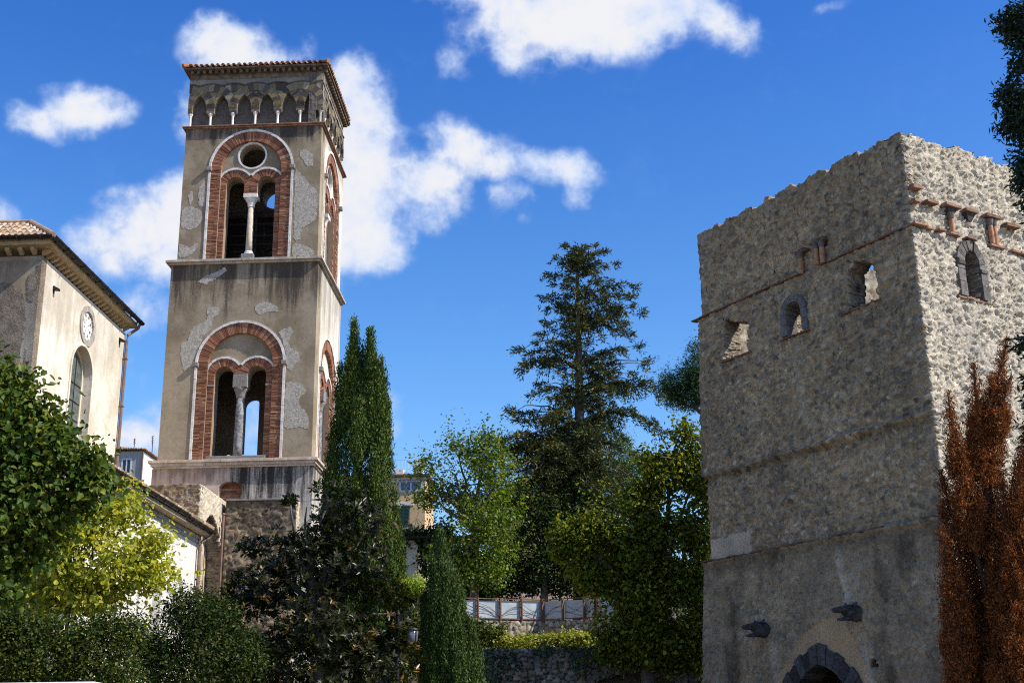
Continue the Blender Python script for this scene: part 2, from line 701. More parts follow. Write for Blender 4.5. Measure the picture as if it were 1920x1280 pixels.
def wall_mesh(name, F, ulo, uhi, v0, vtop, res, dispf, mat, parent, holes=(), thick=.5, corner=None, ragged=.05, label=None):
    """one wall: displaced outer sheet with openings, reveals through the thickness, flat back sheet and a top.
    ulo/uhi/vtop may be functions"""
    lo = ulo if callable(ulo) else (lambda v: np.full_like(v, ulo))
    hi = uhi if callable(uhi) else (lambda v: np.full_like(v, uhi))
    vt = vtop if callable(vtop) else (lambda u: np.full_like(u, vtop))
    um = float(np.max(hi(np.array([v0, 0.0])))) - float(np.min(lo(np.array([v0, 0.0]))))
    vm = float(np.max(vt(np.array([0.0, 1.0])))) - v0
    nu, nv = int(um / res) + 2, int(vm / res) + 2
    s = np.linspace(0, 1, nu)[:, None] * np.ones((1, nv))
    t = np.linspace(0, 1, nv)[None, :] * np.ones((nu, 1))
    vv = v0 + t * vm
    uu = lo(vv) + s * (hi(vv) - lo(vv))
    top = vt(uu)
    vv = v0 + t * (top - v0)
    uu = lo(vv) + s * (hi(vv) - lo(vv))
    h, col, _ = dispf(uu, vv)
    extra = np.zeros(uu.shape + (3,))
    if corner is not None:
        h, extra = corner(uu, vv, h)
    P = F.arr(uu, vv, h) + extra
    ju = uu + (fbm(uu, vv, .22, 2, 21) - .5) * 2 * ragged
    jv = vv + (fbm(uu, vv, .22, 2, 27) - .5) * 2 * ragged
    cu = .25 * (ju[:-1, :-1] + ju[1:, :-1] + ju[1:, 1:] + ju[:-1, 1:])
    cv = .25 * (jv[:-1, :-1] + jv[1:, :-1] + jv[1:, 1:] + jv[:-1, 1:])
    gone = np.zeros(cu.shape, bool)
    for pl in holes:
        gone |= pip(cu, cv, pl)
    idx = np.arange(nu * nv).reshape(nu, nv)
    q = np.stack([idx[:-1, :-1], idx[1:, :-1], idx[1:, 1:], idx[:-1, 1:]], -1)
    if F.flip:
        q = q[..., ::-1]
    keep = ~gone
    n0 = nu * nv
    back = F.arr(uu, vv, np.full(uu.shape, -thick)).reshape(-1, 3)
    backcol = col.reshape(-1, 3)
    # the back sheet is a coarser rubble
    hb, cb, _ = rubble(uu + 31, vv + 17, .05)
    back = back - F.n * hb.reshape(-1)[:, None]
    V = np.concatenate([P.reshape(-1, 3), back])
    C = np.concatenate([col.reshape(-1, 3), cb.reshape(-1, 3)])
    qk = q[keep]
    faces = [qk, qk[:, ::-1] + n0]
    # reveals and rim: edges with exactly one kept face
    ed = np.concatenate([qk[:, [0, 1]], qk[:, [1, 2]], qk[:, [2, 3]], qk[:, [3, 0]]])
    key = np.sort(ed, 1)
    kk = key[:, 0].astype(np.int64) * (n0 + 1) + key[:, 1]
    _, inv, cnt = np.unique(kk, return_inverse=True, return_counts=True)
    bd = ed[cnt[inv] == 1]
    # subdivide reveals across the wall so that they read as masonry
    K = 8
    rows = [bd[:, 0]], [bd[:, 1]]
    nb = len(bd)
    layA, layB = [bd[:, 0]], [bd[:, 1]]
    Vx, Cx = [V], [C]
    base = len(V)
    for k in range(1, K):
        f = k / K
        for e, lay in ((0, layA), (1, layB)):
            i = bd[:, e]
            p = V[i] * (1 - f) + V[i + n0] * f
            a_ = (uu.reshape(-1)[i] + vv.reshape(-1)[i] * 1.3)
            hh, cc, _ = rubble(a_ + 50, np.full(a_.shape, f * thick) + 3, .05)
            p = p + np.random.default_rng(100 + k).normal(size=(n0, 3))[i] * .012
            Vx.append(p)
            Cx.append(cc)
            lay.append(np.arange(base, base + nb))
            base += nb
    layA.append(bd[:, 0] + n0)
    layB.append(bd[:, 1] + n0)
    for k in range(K):
        faces.append(np.stack([layB[k], layA[k], layA[k + 1], layB[k + 1]], -1))
    V = np.concatenate(Vx)
    C = np.concatenate(Cx)
    C4 = np.concatenate([C, np.ones((len(C), 1))], 1)
    o = np_obj(name, V, faces, mat, parent, {'col': C4}, smooth=False)
    if label:
        o['label'] = label
    return o


def stone_mat(name, gain=1.0, bs_=.7):
    m_, N, bs, out = new_mat(name)
    a = N.n('ShaderNodeAttribute', attribute_name='col')
    co = coord(N)
    n1 = N.noise(co, 20, 8, .78)
    f = N.ramp(n1, [(.30, (.50, .49, .48)), (.5, (1.0, 1.0, 1.0)), (.70, (1.42, 1.38, 1.30))])
    n2 = N.noise(co, .45, 5, .6)
    f2 = N.ramp(n2, [(.35, (.80, .80, .82)), (.65, (1.08, 1.07, 1.04))])
    col = N.mix(1.0, N.mix(1.0, a.outputs['Color'], f, 'MULTIPLY'), f2, 'MULTIPLY')
    if gain != 1.0:
        col = N.mix(1.0, col, (gain, gain, gain), 'MULTIPLY')
    N.l(col, bs.inputs['Base Color'])
    bs.inputs['Roughness'].default_value = .92
    bs.inputs['Specular IOR Level'].default_value = .15
    bump(N, bs, N.noise(co, 18, 9, .8), bs_, .05)
    return m_


m_stone = stone_mat('rubble_stone')
m_terra = simple_mat('terracotta', (.30, .115, .055), (.42, .19, .10), 5, .85, .4)
m_dkstone = simple_mat('dark_lava_stone', (.035, .033, .033), (.085, .08, .078), 9, .9, .7, bdist=.03)
m_marble = simple_mat('white_marble', (.62, .60, .56), (.78, .76, .71), 6, .55, .1)
m_black = simple_mat('black_iron', (.012, .012, .013), (.03, .028, .027), 8, .6, .2, metal=.3)
m_dark = simple_mat('dark_wood', (.018, .014, .011), (.035, .027, .02), 6, .9, .3)

# ================================================================== ruined stone tower (right)
SC0 = at(1739, 689, 28.0)
SL = Frame(SC0, -31.66, flip=True)       # face in shade, a runs away to the left
SR = Frame(SC0, 58.34)                   # sunlit face, a runs away to the right
stone_tower = thing('stone_tower', (SC0[0], SC0[1], 0), 'roofless square tower of rough grey rubble with ragged top, three openings and a pointed gate', 'tower')
VB = -SC0[2] - .3                        # bottom of its walls

ULV = np.array([VB, -6.5, -3.43, -3.36, -1.13, -1.02, 3.42, 3.50, 6.2])
ULU = np.array([8.45, 8.2, 8.0, 7.80, 7.76, 7.9, 7.74, 7.58, 7.49])
uleft = lambda v: np.interp(v, ULV, ULU)
offv = lambda v: np.interp(v, [VB, -6.5, -3.43, -3.34, -1.15, -1.05, 3.40, 3.48, 6.2], [.30, .26, .16, .06, .05, .10, .05, 0.0, 0.0])


def topline(u):
    u = np.asarray(u, float)
    st = np.floor(u / .23)
    r = HR[(st.astype(int)) % 256, 7, 1]
    return 5.90 + (r - .5) * .16 + (fbm(u, u * 0 + 2, .9, 3, 3) - .5) * .30


GATE = [SL.px(x, y) for x, y in [(1480, 1280), (1497, 1242), (1534, 1212), (1557, 1214), (1589, 1237), (1626, 1280)]]
g_apex, g_b = (3.93, -6.26), -10.6


def pointed(ac, half, spring, apex, base, n=10):
    """two-centred pointed arch outline"""
    pts = [(ac - half, base), (ac + half, base), (ac + half, spring)]
    hgt = apex - spring
    R = (half * half + hgt * hgt) / (2 * half)
    ph = math.asin(min(1, hgt / R))
    for i in range(1, n + 1):
        t = ph * i / n
        pts.append((ac + half - R + R * math.cos(t), spring + R * math.sin(t)))
    for i in range(n - 1, -1, -1):
        t = ph * i / n
        pts.append((ac - half + R - R * math.cos(t), spring + R * math.sin(t)))
    return pts


gate_hole = pointed(3.92, 1.32, -7.8, -6.2, VB - 1)
W1 = [SL.px(x, y) for x, y in [(1362, 598), (1407, 603), (1407, 664), (1360, 674)]]
W2o = (3.93, .46)
w2_hole = arch_pts(3.93, 2.50, .31, 1.90)
W3 = [SL.px(x, y) for x, y in [(1593, 512), (1604, 494), (1625, 489), (1641, 497), (1648, 523), (1650, 562), (1596, 582)]]
PH = [SL.px(x, y) for x, y in [(1646, 1235), (1660, 1235), (1661, 1251), (1647, 1252)]]
PLASTER = [SL.px(x, y) for x, y in [(1445, 1320), (1465, 1279), (1495, 1235), (1511, 1198), (1536, 1177), (1552, 1161), (1578, 1154), (1606, 1177), (1620, 1205), (1634, 1242), (1652, 1280), (1660, 1330)]]
PATCH = [SL.px(x, y) for x, y in [(1338, 1012), (1372, 1003), (1417, 992), (1412, 1018), (1421, 1036), (1380, 1046), (1342, 1053)]]


def soft_in(u, v, poly, w=.10):
    ju = u + (fbm(u, v, .35, 3, 14) - .5) * w * 3
    jv = v + (fbm(u, v, .35, 3, 18) - .5) * w * 3
    return pip(ju, jv, poly)


def dispL(u, v):
    low = sstep(v, -3.2, -3.9)
    cover = .10 + .5 * low * sstep(fbm(u, v, 1.6, 3, 6), .42, .62) + .35 * sstep(fbm(u, v, 2.3, 3, 40), .55, .7) * (1 - low)
    h, col, mk = rubble(u + .5 * (fbm(u, v, 1.7, 2, 70) - .5), v + .35 * (fbm(u, v, 1.4, 2, 74) - .5), .072, .152, .108, (.36, .30, .215), 0, cover)
    t = (.15 * mk)[..., None]
    col = col * (1 - t) + np.array((.265, .23, .18)) * t
    h = h * (1 - .30 * low) + offv(v) + low * .035 * (fbm(u, v, .09, 3, 81) - .5)
    # rough ledge where the wall steps in
    lip = np.exp(-((v + 1.08 + .06 * (fbm(u, v * 0, .8, 3, 2) - .5)) / .06) ** 2) * .12 * (.3 + vnoise(u, v * 0, .5, 3))
    lip2 = np.exp(-((v + 3.40) / .05) ** 2) * .10 * (.4 + vnoise(u, v * 0, .6, 4))
    h = h + lip + lip2
    # lower storey: darker, damp, partly rendered
    grey = np.array((.255, .22, .175)) * (.5 + 1.0 * fbm(u, v, .35, 5, 12))[..., None]
    k = (low * (.35 + .35 * sstep(fbm(u, v, 1.1, 3, 16), .4, .6)))[..., None]
    col = col * (1 - k) + grey * k
    dirt = sstep(fbm(u, v * .35, .9, 4, 33), .52, .7)[..., None] * low[..., None]
    col = col * (1 - .5 * dirt)
    # darker lines under the ledges
    ledge_dark = (np.exp(-((v + 1.2) / .12) ** 2) * .55 + np.exp(-((v + 3.55) / .22) ** 2) * .45)[..., None]
    col = col * (1 - ledge_dark * (.4 + .6 * vnoise(u, v, .4, 7))[..., None])
    ins = soft_in(u, v, PLASTER, .05)
    pc = np.array((.40, .31, .205)) * (.82 + .3 * fbm(u, v, .5, 4, 22))[..., None]
    h = np.where(ins, offv(v) - .03 + .02 * fbm(u, v, .4, 3, 3), h)
    col = np.where(ins[..., None], pc, col)
    ins = soft_in(u, v, PATCH, .06)
    pc = np.array((.42, .385, .33)) * (.8 + .4 * fbm(u, v, .3, 4, 24))[..., None]
    h = np.where(ins, offv(v) + .05 + .02 * fbm(u, v, .3, 3, 3), h)
    col = np.where(ins[..., None], pc, col)
    # lime runs down from the crack beside the gate
    run = np.exp(-((u - 2.95 - .25 * (fbm(v, v * 0, 1.2, 3, 9) - .5) - .18 * (v + 4.2)) / .10) ** 2) * sstep(v, -5.2, -4.9) * sstep(v, -3.6, -3.9)
    col = col * (1 - .75 * run[..., None]) + np.array((.45, .42, .36)) * .75 * run[..., None]
    h = h + run * .06
    for (ux, va, vb, w_, s_) in ((2.30, -6.9, -5.9, .22, .6), (2.62, -5.5, -4.2, .28, .35), (5.4, -7.5, -5.6, .12, .5), (3.9, 1.6, -.4, .13, .3)):
        m_ = np.exp(-((u - ux - .2 * (fbm(v, v * 0, .7, 3, 5) - .5)) / w_) ** 2) * sstep(v, min(va, vb) - .2, min(va, vb) + .3) * sstep(v, max(va, vb) + .2, max(va, vb) - .3) * s_
        m_ = m_ * sstep(fbm(u, v, .2, 3, 30), .35, .6)
        col = col * (1 - m_[..., None]) + np.array((.48, .46, .43)) * m_[..., None]
    macro = .96 + .34 * fbm(u, v * .8, 1.3, 3, 61)
    return h, col * np.array((1.10, 1.0, .85)) * macro[..., None], mk


def dispR(u, v):
    h, col, mk = rubble(u + 100, v, .080, .145, .10, (.60, .54, .43), 2, .05)
    # small slanting chips and hollows in the lime mortar
    su, sv = u * .78 + v * .62, v * .78 - u * .62
    F1, F2, ID, DX, DY = worley(su, sv, .15, .055, 5)
    R = HR[ID[..., 0], ID[..., 1]]
    chip = sstep(F2 - F1, .05, .35) * (R[..., 0] - .35)
    h = h + .062 * chip
    h = h + offv(v)
    t = (.84 * mk)[..., None]
    col = col * (1 - t) + t * np.array((.57, .52, .42)) * (.85 + .3 * fbm(u, v, .3, 3, 6))[..., None]
    col = np.clip(col * 1.0, .05, .70)
    return h, col, mk


def corner_h(v):
    return rubble(np.zeros_like(v) + 5.1, v, .10, .3, .15)[0] + offv(v) + (fbm(v, v * 0, .30, 3, 44) - .5) * .10


def mk_corner(Fo):
    def f(u, v, h):
        k = np.clip(1 - u / .10, 0, 1)
        hc = corner_h(v)
        h2 = h * (1 - k) + hc * k
        ex = (hc * k)[..., None] * Fo.n
        return h2, ex
    return f


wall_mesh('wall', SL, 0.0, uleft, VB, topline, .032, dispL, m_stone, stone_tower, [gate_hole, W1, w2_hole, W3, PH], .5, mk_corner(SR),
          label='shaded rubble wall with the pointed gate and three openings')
wr_hole = pointed(1.82, .295, 2.72, 3.20, 1.93)
wall_mesh('wall', SR, 0.0, 8.2, VB, lambda u: topline(u + 40), .034, dispR, m_stone, stone_tower, [wr_hole], .5, mk_corner(SL),
          label='sunlit rubble wall with one pointed window')
BLF = Frame(SL.P(7.6, 0, 0), 58.34, flip=True)
wall_mesh('wall', BLF, 0.0, 8.2, VB, lambda u: topline(u + 80), .09, lambda u, v: rubble(u + 9, v + 3, .06), m_stone, stone_tower, [], .5)
BRF = Frame(SR.P(8.2, 0, 0), -31.66)
wall_mesh('wall', BRF, 0.0, 7.6, VB, lambda u: topline(u + 120), .09, lambda u, v: rubble(u + 29, v + 3, .06), m_stone, stone_tower, [], .5)

# --- string courses of thin tile
def tile_course(F, segs, b, parent, c0, proj=.12, th=.045, mat=None):
    for (a0, a1) in segs:
        mb = MB()
        a = a0
        while a < a1 - .02:
            l_ = min(random.uniform(.22, .42), a1 - a)
            bb = b + random.uniform(-.012, .012)
            g = random.uniform(.6, 1.3)
            mb.box(F, a, a + l_ + .002, bb - th / 2, bb + th / 2, c0 - .15, c0 + proj * random.uniform(.7, 1.2), (g, g, g, 1), .004)
            a += l_
        mb.build('string_course', mat or m_terra_a, parent)


m_terra_a = simple_mat('old_tile', (.20, .10, .065), (.34, .20, .13), 6, .9, .4, attr=True)
m_terra_d = simple_mat('dark_tile', (.13, .065, .04), (.22, .11, .065), 6, .9, .4, attr=True)  # darker brown copy of the tile colour
tile_course(SL, [(-.12, .95), (1.0, 2.25), (2.3, 2.75), (3.65, 5.0), (5.05, 6.5), (6.55, 8.0)], 3.44, stone_tower, .05, .08, .03, m_terra_d)
tile_course(SR, [(-.1, .62), (.72, .95), (1.15, 1.5), (1.7, 2.1), (2.6, 3.15), (3.4, 4.2), (4.6, 7.5)], 3.46, stone_tower, .06, .14)
tile_course(SL, [(-.2, .5), (1.6, 3.2), (3.6, 6.1), (6.3, 8.05)], -3.37, stone_tower, .14, .10, .04, m_terra_d)
tile_course(SR, [(-.2, .3), (.5, 1.6), (2.2, 6.5)], -3.37, stone_tower, .14, .12, .04, m_terra_d)
tile_course(SL, [(5.62, 6.82)], 1.90, stone_tower, .05, .10, .035, m_terra_d)
tile_course(SL, [(3.42, 4.48)], 1.87, stone_tower, .05, .11, .035, m_terra_d)
tile_course(SL, [(1.05, 2.22)], 1.94, stone_tower, .05, .10, .035, m_terra_d)
tile_course(SR, [(1.22, 2.46)], 1.90, stone_tower, .05, .10)


def pointed_frame(F, ac, half, spring, apex, base, wdt, c0, c1, parent, name='window_frame', n=6, mat=None):
    inn = pointed(ac, half, spring, apex, base, n)
    out = pointed(ac, half + wdt, spring, apex + wdt * 1.15, base, n)
    mb = MB()
    # jamb blocks
    b = base
    while b < spring - .02:
        l_ = min(random.uniform(.26, .42), spring - b)
        for sgn in (-1, 1):
            g = random.uniform(.75, 1.25)
            a0, a1 = sorted((ac + sgn * half, ac + sgn * (half + wdt)))
            mb.box(F, a0, a1, b + .006, b + l_ - .006, c0, c1 + random.uniform(-.015, .015), (g, g, g, 1))
        b += l_
    ii, oo = inn[2:], out[2:]
    for i in range(len(ii) - 1):
        g = random.uniform(.55, 1.45)
        li = lambda p_, q_, t: (p_[0] + (q_[0] - p_[0]) * t, p_[1] + (q_[1] - p_[1]) * t)
        ex = random.uniform(.9, 1.12)
        o0, o1 = li(ii[i], oo[i], ex), li(ii[i + 1], oo[i + 1], ex)
        quad = (li(ii[i], ii[i + 1], .03), li(o0, o1, .03), li(o0, o1, .97), li(ii[i], ii[i + 1], .97))
        P = [F.P(*q, c) for c in (c0, c1 + random.uniform(-.025, .025)) for q in quad]
        mb.hexa(P, (g, g, g, 1))
    return mb.build(name, mat or m_dkst_a, parent, bevel=.008)


m_dkst_a = simple_mat('lava_block', (.040, .038, .038), (.085, .08, .078), 11, .9, .8, attr=True, bdist=.03)
m_dkst_b = simple_mat('weathered_lava_block', (.105, .097, .088), (.19, .175, .158), 9, .92, .8, attr=True, bdist=.03)


def round_frame(F, ac, r, spring, base, wdt, c0, c1, parent, mat):
    mb = MB()
    b = base
    while b < spring - .02:
        l_ = min(.3, spring - b)
        for sgn in (-1, 1):
            g = random.uniform(.8, 1.2)
            a0, a1 = sorted((ac + sgn * r, ac + sgn * (r + wdt)))
            mb.box(F, a0, a1, b + .005, b + l_ - .005, c0, c1, (g, g, g, 1))
        b += l_
    mb.ring(F, ac, spring, r, r + wdt, 0, 180, 7, c0, c1, lambda i: (random.uniform(.8, 1.2),) * 3 + (1,), gap=.03)
    return mb.build('window_frame', mat, parent, bevel=.006)


round_frame(SL, 3.93, .27, 2.50, 1.93, .20, -.25, .15, stone_tower, m_dkst_b)
pointed_frame(SR, 1.82, .28, 2.72, 3.17, 1.93, .24, -.25, .17, stone_tower, mat=m_dkst_b)
pointed_frame(SL, 3.92, 1.18, -7.8, -6.27, VB, .40, -.35, .30, stone_tower, 'gate_arch', 9)
# pale stone jamb piece inside the arched window, and the dark room seen through the gate
# paired terracotta colonnettes
def colonnette(F, a, b0, b1, r, c, parent, mat, capmat):
    mb = MB()
    p = F.P(a, b0, c)
    L_ = b1 - b0
    mb.lathe(p, [(r, 0), (r * 1.02, L_ * .5), (r * .96, L_)], 12)
    o = mb.build('colonnette', mat, parent, smooth=False)
    mc = MB()
    mc.lathe(F.P(a, b1, c), [(r * .95, 0), (r * 1.15, .04), (r * 1.35, .12), (r * 1.5, .16)], 10)
    mc.build('capital', capmat, o)
    return o


m_col = simple_mat('terracotta_shaft', (.34, .15, .075), (.46, .25, .14), 7, .85, .4)
for (F, lst) in ((SL, [(3.52, 3.40, 3.80), (2.95, 3.46, 3.88), (2.76, 3.44, 3.86)]), (SR, [(2.72, 3.50, 3.98), (2.86, 3.50, 3.98), (1.30, 3.50, 3.85)])):
    for (a, b0, b1) in lst:
        colonnette(F, a, b0, b1, .065, .12, stone_tower, m_col, m_dkst_b)
for (F, a, b, w_) in ((SL, 2.85, 4.06, .5), (SL, 3.45, 3.99, .4), (SR, 2.80, 4.22, .52), (SR, .15, 4.42, .3), (SR, .62, 4.13, .36), (SR, 1.35, 4.20, .55), (SR, 2.02, 4.20, .45), (SR, 3.50, 4.12, .5), (SR, 4.4, 4.15, .5), (SR, .1, 4.05, .22)):
    mbk = MB()
    k_ = .55 if F is SL else 1.0
    mbk.box(F, a - w_ / 2, a + w_ / 2, b - .03, b + .03, -.1, .22 * (.6 + .4 * k_), (random.uniform(.6, 1.1) * k_,) * 3 + (1,), .012)
    mbk.box(F, a - w_ / 3, a + w_ / 4, b + .02, b + .075, -.1, .17 * (.6 + .4 * k_), (random.uniform(.6, 1.1) * k_,) * 3 + (1,), .012)
    mbk.build('tile_ledge', m_terra_a, stone_tower)
for (F, a, b) in ((SL, 2.85, 3.98), (SR, 2.80, 4.08), (SR, 1.35, 4.05), (SR, 2.02, 4.07)):
    mbk = MB()
    P = []
    for c in (-.05, .10):
        P += [F.P(a - .06, b - .10, c), F.P(a + .06, b - .10, c), F.P(a + .17, b + .10, c + (.06 if c > 0 else 0)), F.P(a - .17, b + .10, c + (.06 if c > 0 else 0))]
    mbk.hexa(P, (1, 1, 1, 1))
    mbk.build('corbel', m_dkst_a, stone_tower)


# --- beast-head spouts either side of the gate
def gargoyle(F, a, b, c0):
    mb = MB()

    def loft(rings, seg=12):
        V, Fc = [], []
        for (c, bc, ra, rb) in rings:
            for k in range(seg):
                t = 2 * math.pi * k / seg
                V.append(F.P(a + ra * math.cos(t), b + bc + rb * math.sin(t), c0 + c))
        n = len(rings)
        for i in range(n - 1):
            for k in range(seg):
                k2 = (k + 1) % seg
                Fc.append((i * seg + k, i * seg + k2, (i + 1) * seg + k2, (i + 1) * seg + k))
        Fc.append(tuple(range(seg)))
        Fc.append(tuple(range((n - 1) * seg, n * seg)))
        mb.add(V, Fc)
    loft([(-.3, 0, .20, .20), (.0, 0, .19, .20), (.16, .01, .18, .19), (.28, .03, .16, .16), (.36, .05, .13, .12)])      # neck and skull
    loft([(.26, .06, .15, .10), (.40, .07, .13, .085), (.55, .055, .11, .07), (.66, .045, .095, .06), (.70, .05, .07, .04)])   # upper jaw
    loft([(.22, -.10, .13, .08), (.34, -.125, .11, .05), (.46, -.15, .09, .04), (.56, -.155, .07, .03)])                # lower jaw
    for s_ in (-1, 1):
        loft2 = [F.P(a + s_ * .13, b + .15, c0 + .20), F.P(a + s_ * .17, b + .24, c0 + .12)]
        mb.tube(loft2, [.05, .015], 6)                    # ears
        mb.lathe(F.P(a + s_ * .12, b + .09, c0 + .38), [(.02, 0), (.035, .02), (.03, .05)], 6)   # brows
    return mb.build('gargoyle', m_dkstone, stone_tower, smooth=True)


gargoyle(SL, 5.72, -5.33, .24)
gargoyle(SL, 2.62, -5.22, .24)
# floor and vault that keep the gate passage dark
mb = MB()
mb.box(SL, .5, 7.1, -5.4, -5.1, -7.5, -.51)
mb.build('passage_vault', m_dkstone, stone_tower)

# ================================================================== bell tower
BC = at(597, 486, 50.0)
BF = Frame(BC, 92.37)                    # front, a from -6.17 to 0
BR = Frame(BC, 2.37)                     # sunlit side, a from 0 to 5.5
DEPTH = 5.45
bell_tower = thing('bell_tower', (BC[0], BC[1], 3.0), 'tall square bell tower with brick framed twin windows and tiled roof', 'tower')


def plaster_mat(name, c1, c2, tops, dirt=(.05, .045, .038), amount=.8, patch=None, streak=3.2, warm=None):
    m_, N, bs, out = new_mat(name)
    g = N.n('ShaderNodeNewGeometry')
    pos = g.outputs['Position']
    sp = N.n('ShaderNodeSeparateXYZ')
    N.l(pos, sp.inputs[0])
    n1 = N.noise(pos, .7, 7, .62)
    col = N.mix(N.sstep(n1, .38, .62), c1, c2)
    n4 = N.noise(pos, 6, 6, .7)
    col = N.mix(1.0, col, N.ramp(n4, [(.3, (.86, .86, .86)), (.7, (1.1, 1.1, 1.1))]), 'MULTIPLY')
    st = N.noise(N.mapping(pos, (streak, streak, .16)), 1.0, 5, .65)
    fine = N.noise(N.mapping(pos, (9, 9, .5)), 1.0, 4, .65)
    spk = N.noise(pos, 22, 3, .6)
    acc = None
    for (zt, ln) in tops:
        mk = N.m('MULTIPLY', N.sstep(sp.outputs[2], zt - ln, zt - .1), N.m('LESS_THAN', sp.outputs[2], zt))
        acc = mk if acc is None else N.m('MAXIMUM', acc, mk)
    if acc is not None:
        d = N.m('ADD', N.m('MULTIPLY', st, .62), N.m('ADD', N.m('MULTIPLY', fine, .26), N.m('MULTIPLY', spk, .16)))
        d = N.m('ADD', d, N.m('MULTIPLY', N.m('SUBTRACT', acc, 1.0), .26))
        f = N.m('MULTIPLY', N.sstep(d, .385, .56), amount)
        f = N.m('MULTIPLY', f, N.sstep(acc, 0.0, .12))
        col = N.mix(f, col, dirt)
    # overall blotchy grime
    gr = N.sstep(N.noise(N.mapping(pos, (1.6, 1.6, .7)), 1.0, 7, .7), .52, .72)
    col = N.mix(N.m('MULTIPLY', gr, .28), col, (c1[0] * .5, c1[1] * .48, c1[2] * .45))
    N.l(col, bs.inputs['Base Color'])
    bs.inputs['Roughness'].default_value = .93
    bs.inputs['Specular IOR Level'].default_value = .12
    bump(N, bs, N.m('ADD', N.noise(pos, 2.2, 5, .6), N.m('MULTIPLY', N.noise(pos, 38, 5, .7), .35)), .35, .03)
    return m_


ZC = float(BC[2])
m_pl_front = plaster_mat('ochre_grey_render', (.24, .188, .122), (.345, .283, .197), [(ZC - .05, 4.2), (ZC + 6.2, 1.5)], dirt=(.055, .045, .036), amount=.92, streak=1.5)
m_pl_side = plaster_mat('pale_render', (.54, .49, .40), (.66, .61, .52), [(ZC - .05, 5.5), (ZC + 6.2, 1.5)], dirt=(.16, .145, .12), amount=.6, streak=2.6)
m_pl_base = plaster_mat('pink_render', (.48, .35, .275), (.57, .45, .36), [(ZC - 8.65, 1.3)], dirt=(.06, .045, .04), amount=.6, streak=1.9)
m_pl_stain = plaster_mat('black_streaked_render', (.47, .43, .37), (.60, .56, .49), [(ZC - 8.65, 4.5)], dirt=(.022, .019, .017), amount=.96, streak=1.5)
m_patch = simple_mat('scarred_plaster', (.50, .465, .405), (.33, .30, .25), 9, .95, 1.0, bscale=30, bdist=.06)
m_brick = simple_mat('old_brick', (.80, .80, .80), (1.1, 1.1, 1.1), 20, .9, .5, attr=True, bscale=50)
m_mortarb = simple_mat('brick_mortar', (.22, .15, .10), (.33, .25, .18), 12, .95, .4)
m_white = simple_mat('white_limestone', (.56, .53, .48), (.78, .75, .70), 4, .7, .2, attr=True)
m_corn = simple_mat('weathered_cornice', (.36, .31, .26), (.52, .46, .39), 3, .85, .4)
m_greypier = simple_mat('grey_granite', (.17, .155, .14), (.27, .25, .225), 14, .85, .6)
m_greyshaft = simple_mat('mottled_grey_marble', (.10, .098, .105), (.30, .29, .29), 9, .5, .2)
m_creamshaft = simple_mat('cream_marble', (.46, .39, .29), (.58, .51, .40), 5, .6, .15)
BRICKS = [(.33, .145, .075), (.28, .11, .06), (.37, .175, .095), (.24, .095, .055), (.345, .16, .095), (.40, .22, .13), (.19, .08, .05), (.305, .135, .08)]


def bcol(k=1.0):
    b = random.choice(BRICKS)
    g = random.uniform(.85, 1.15) * k
    return (b[0] * g, b[1] * g, b[2] * g, 1)


def brick_courses(mb, F, a0, a1, b0, b1, c0, c1, ch=.060, jit=.014):
    b = b0
    row = 0
    while b < b1 - .02:
        h_ = min(ch * random.uniform(.85, 1.15), b1 - b)
        a = a0
        cg = random.uniform(.7, 1.22)
        first = random.uniform(.12, .3) if row % 2 else random.uniform(.22, .34)
        while a < a1 - .01:
            l_ = first if a == a0 else random.uniform(.22, .34)
            e = min(a + l_, a1)
            if a1 - e < .06:
                e = a1
            mb.box(F, a + .004, e - .004, b + .008, b + h_ - .008, c0, c1 + random.uniform(-jit, jit), bcol(cg))
            a = e
        b += h_
        row += 1
    mb.box(F, a0 + .002, a1 - .002, b0, b1, c0 + .01, c1 - .02, (.30, .21, .14, 1))


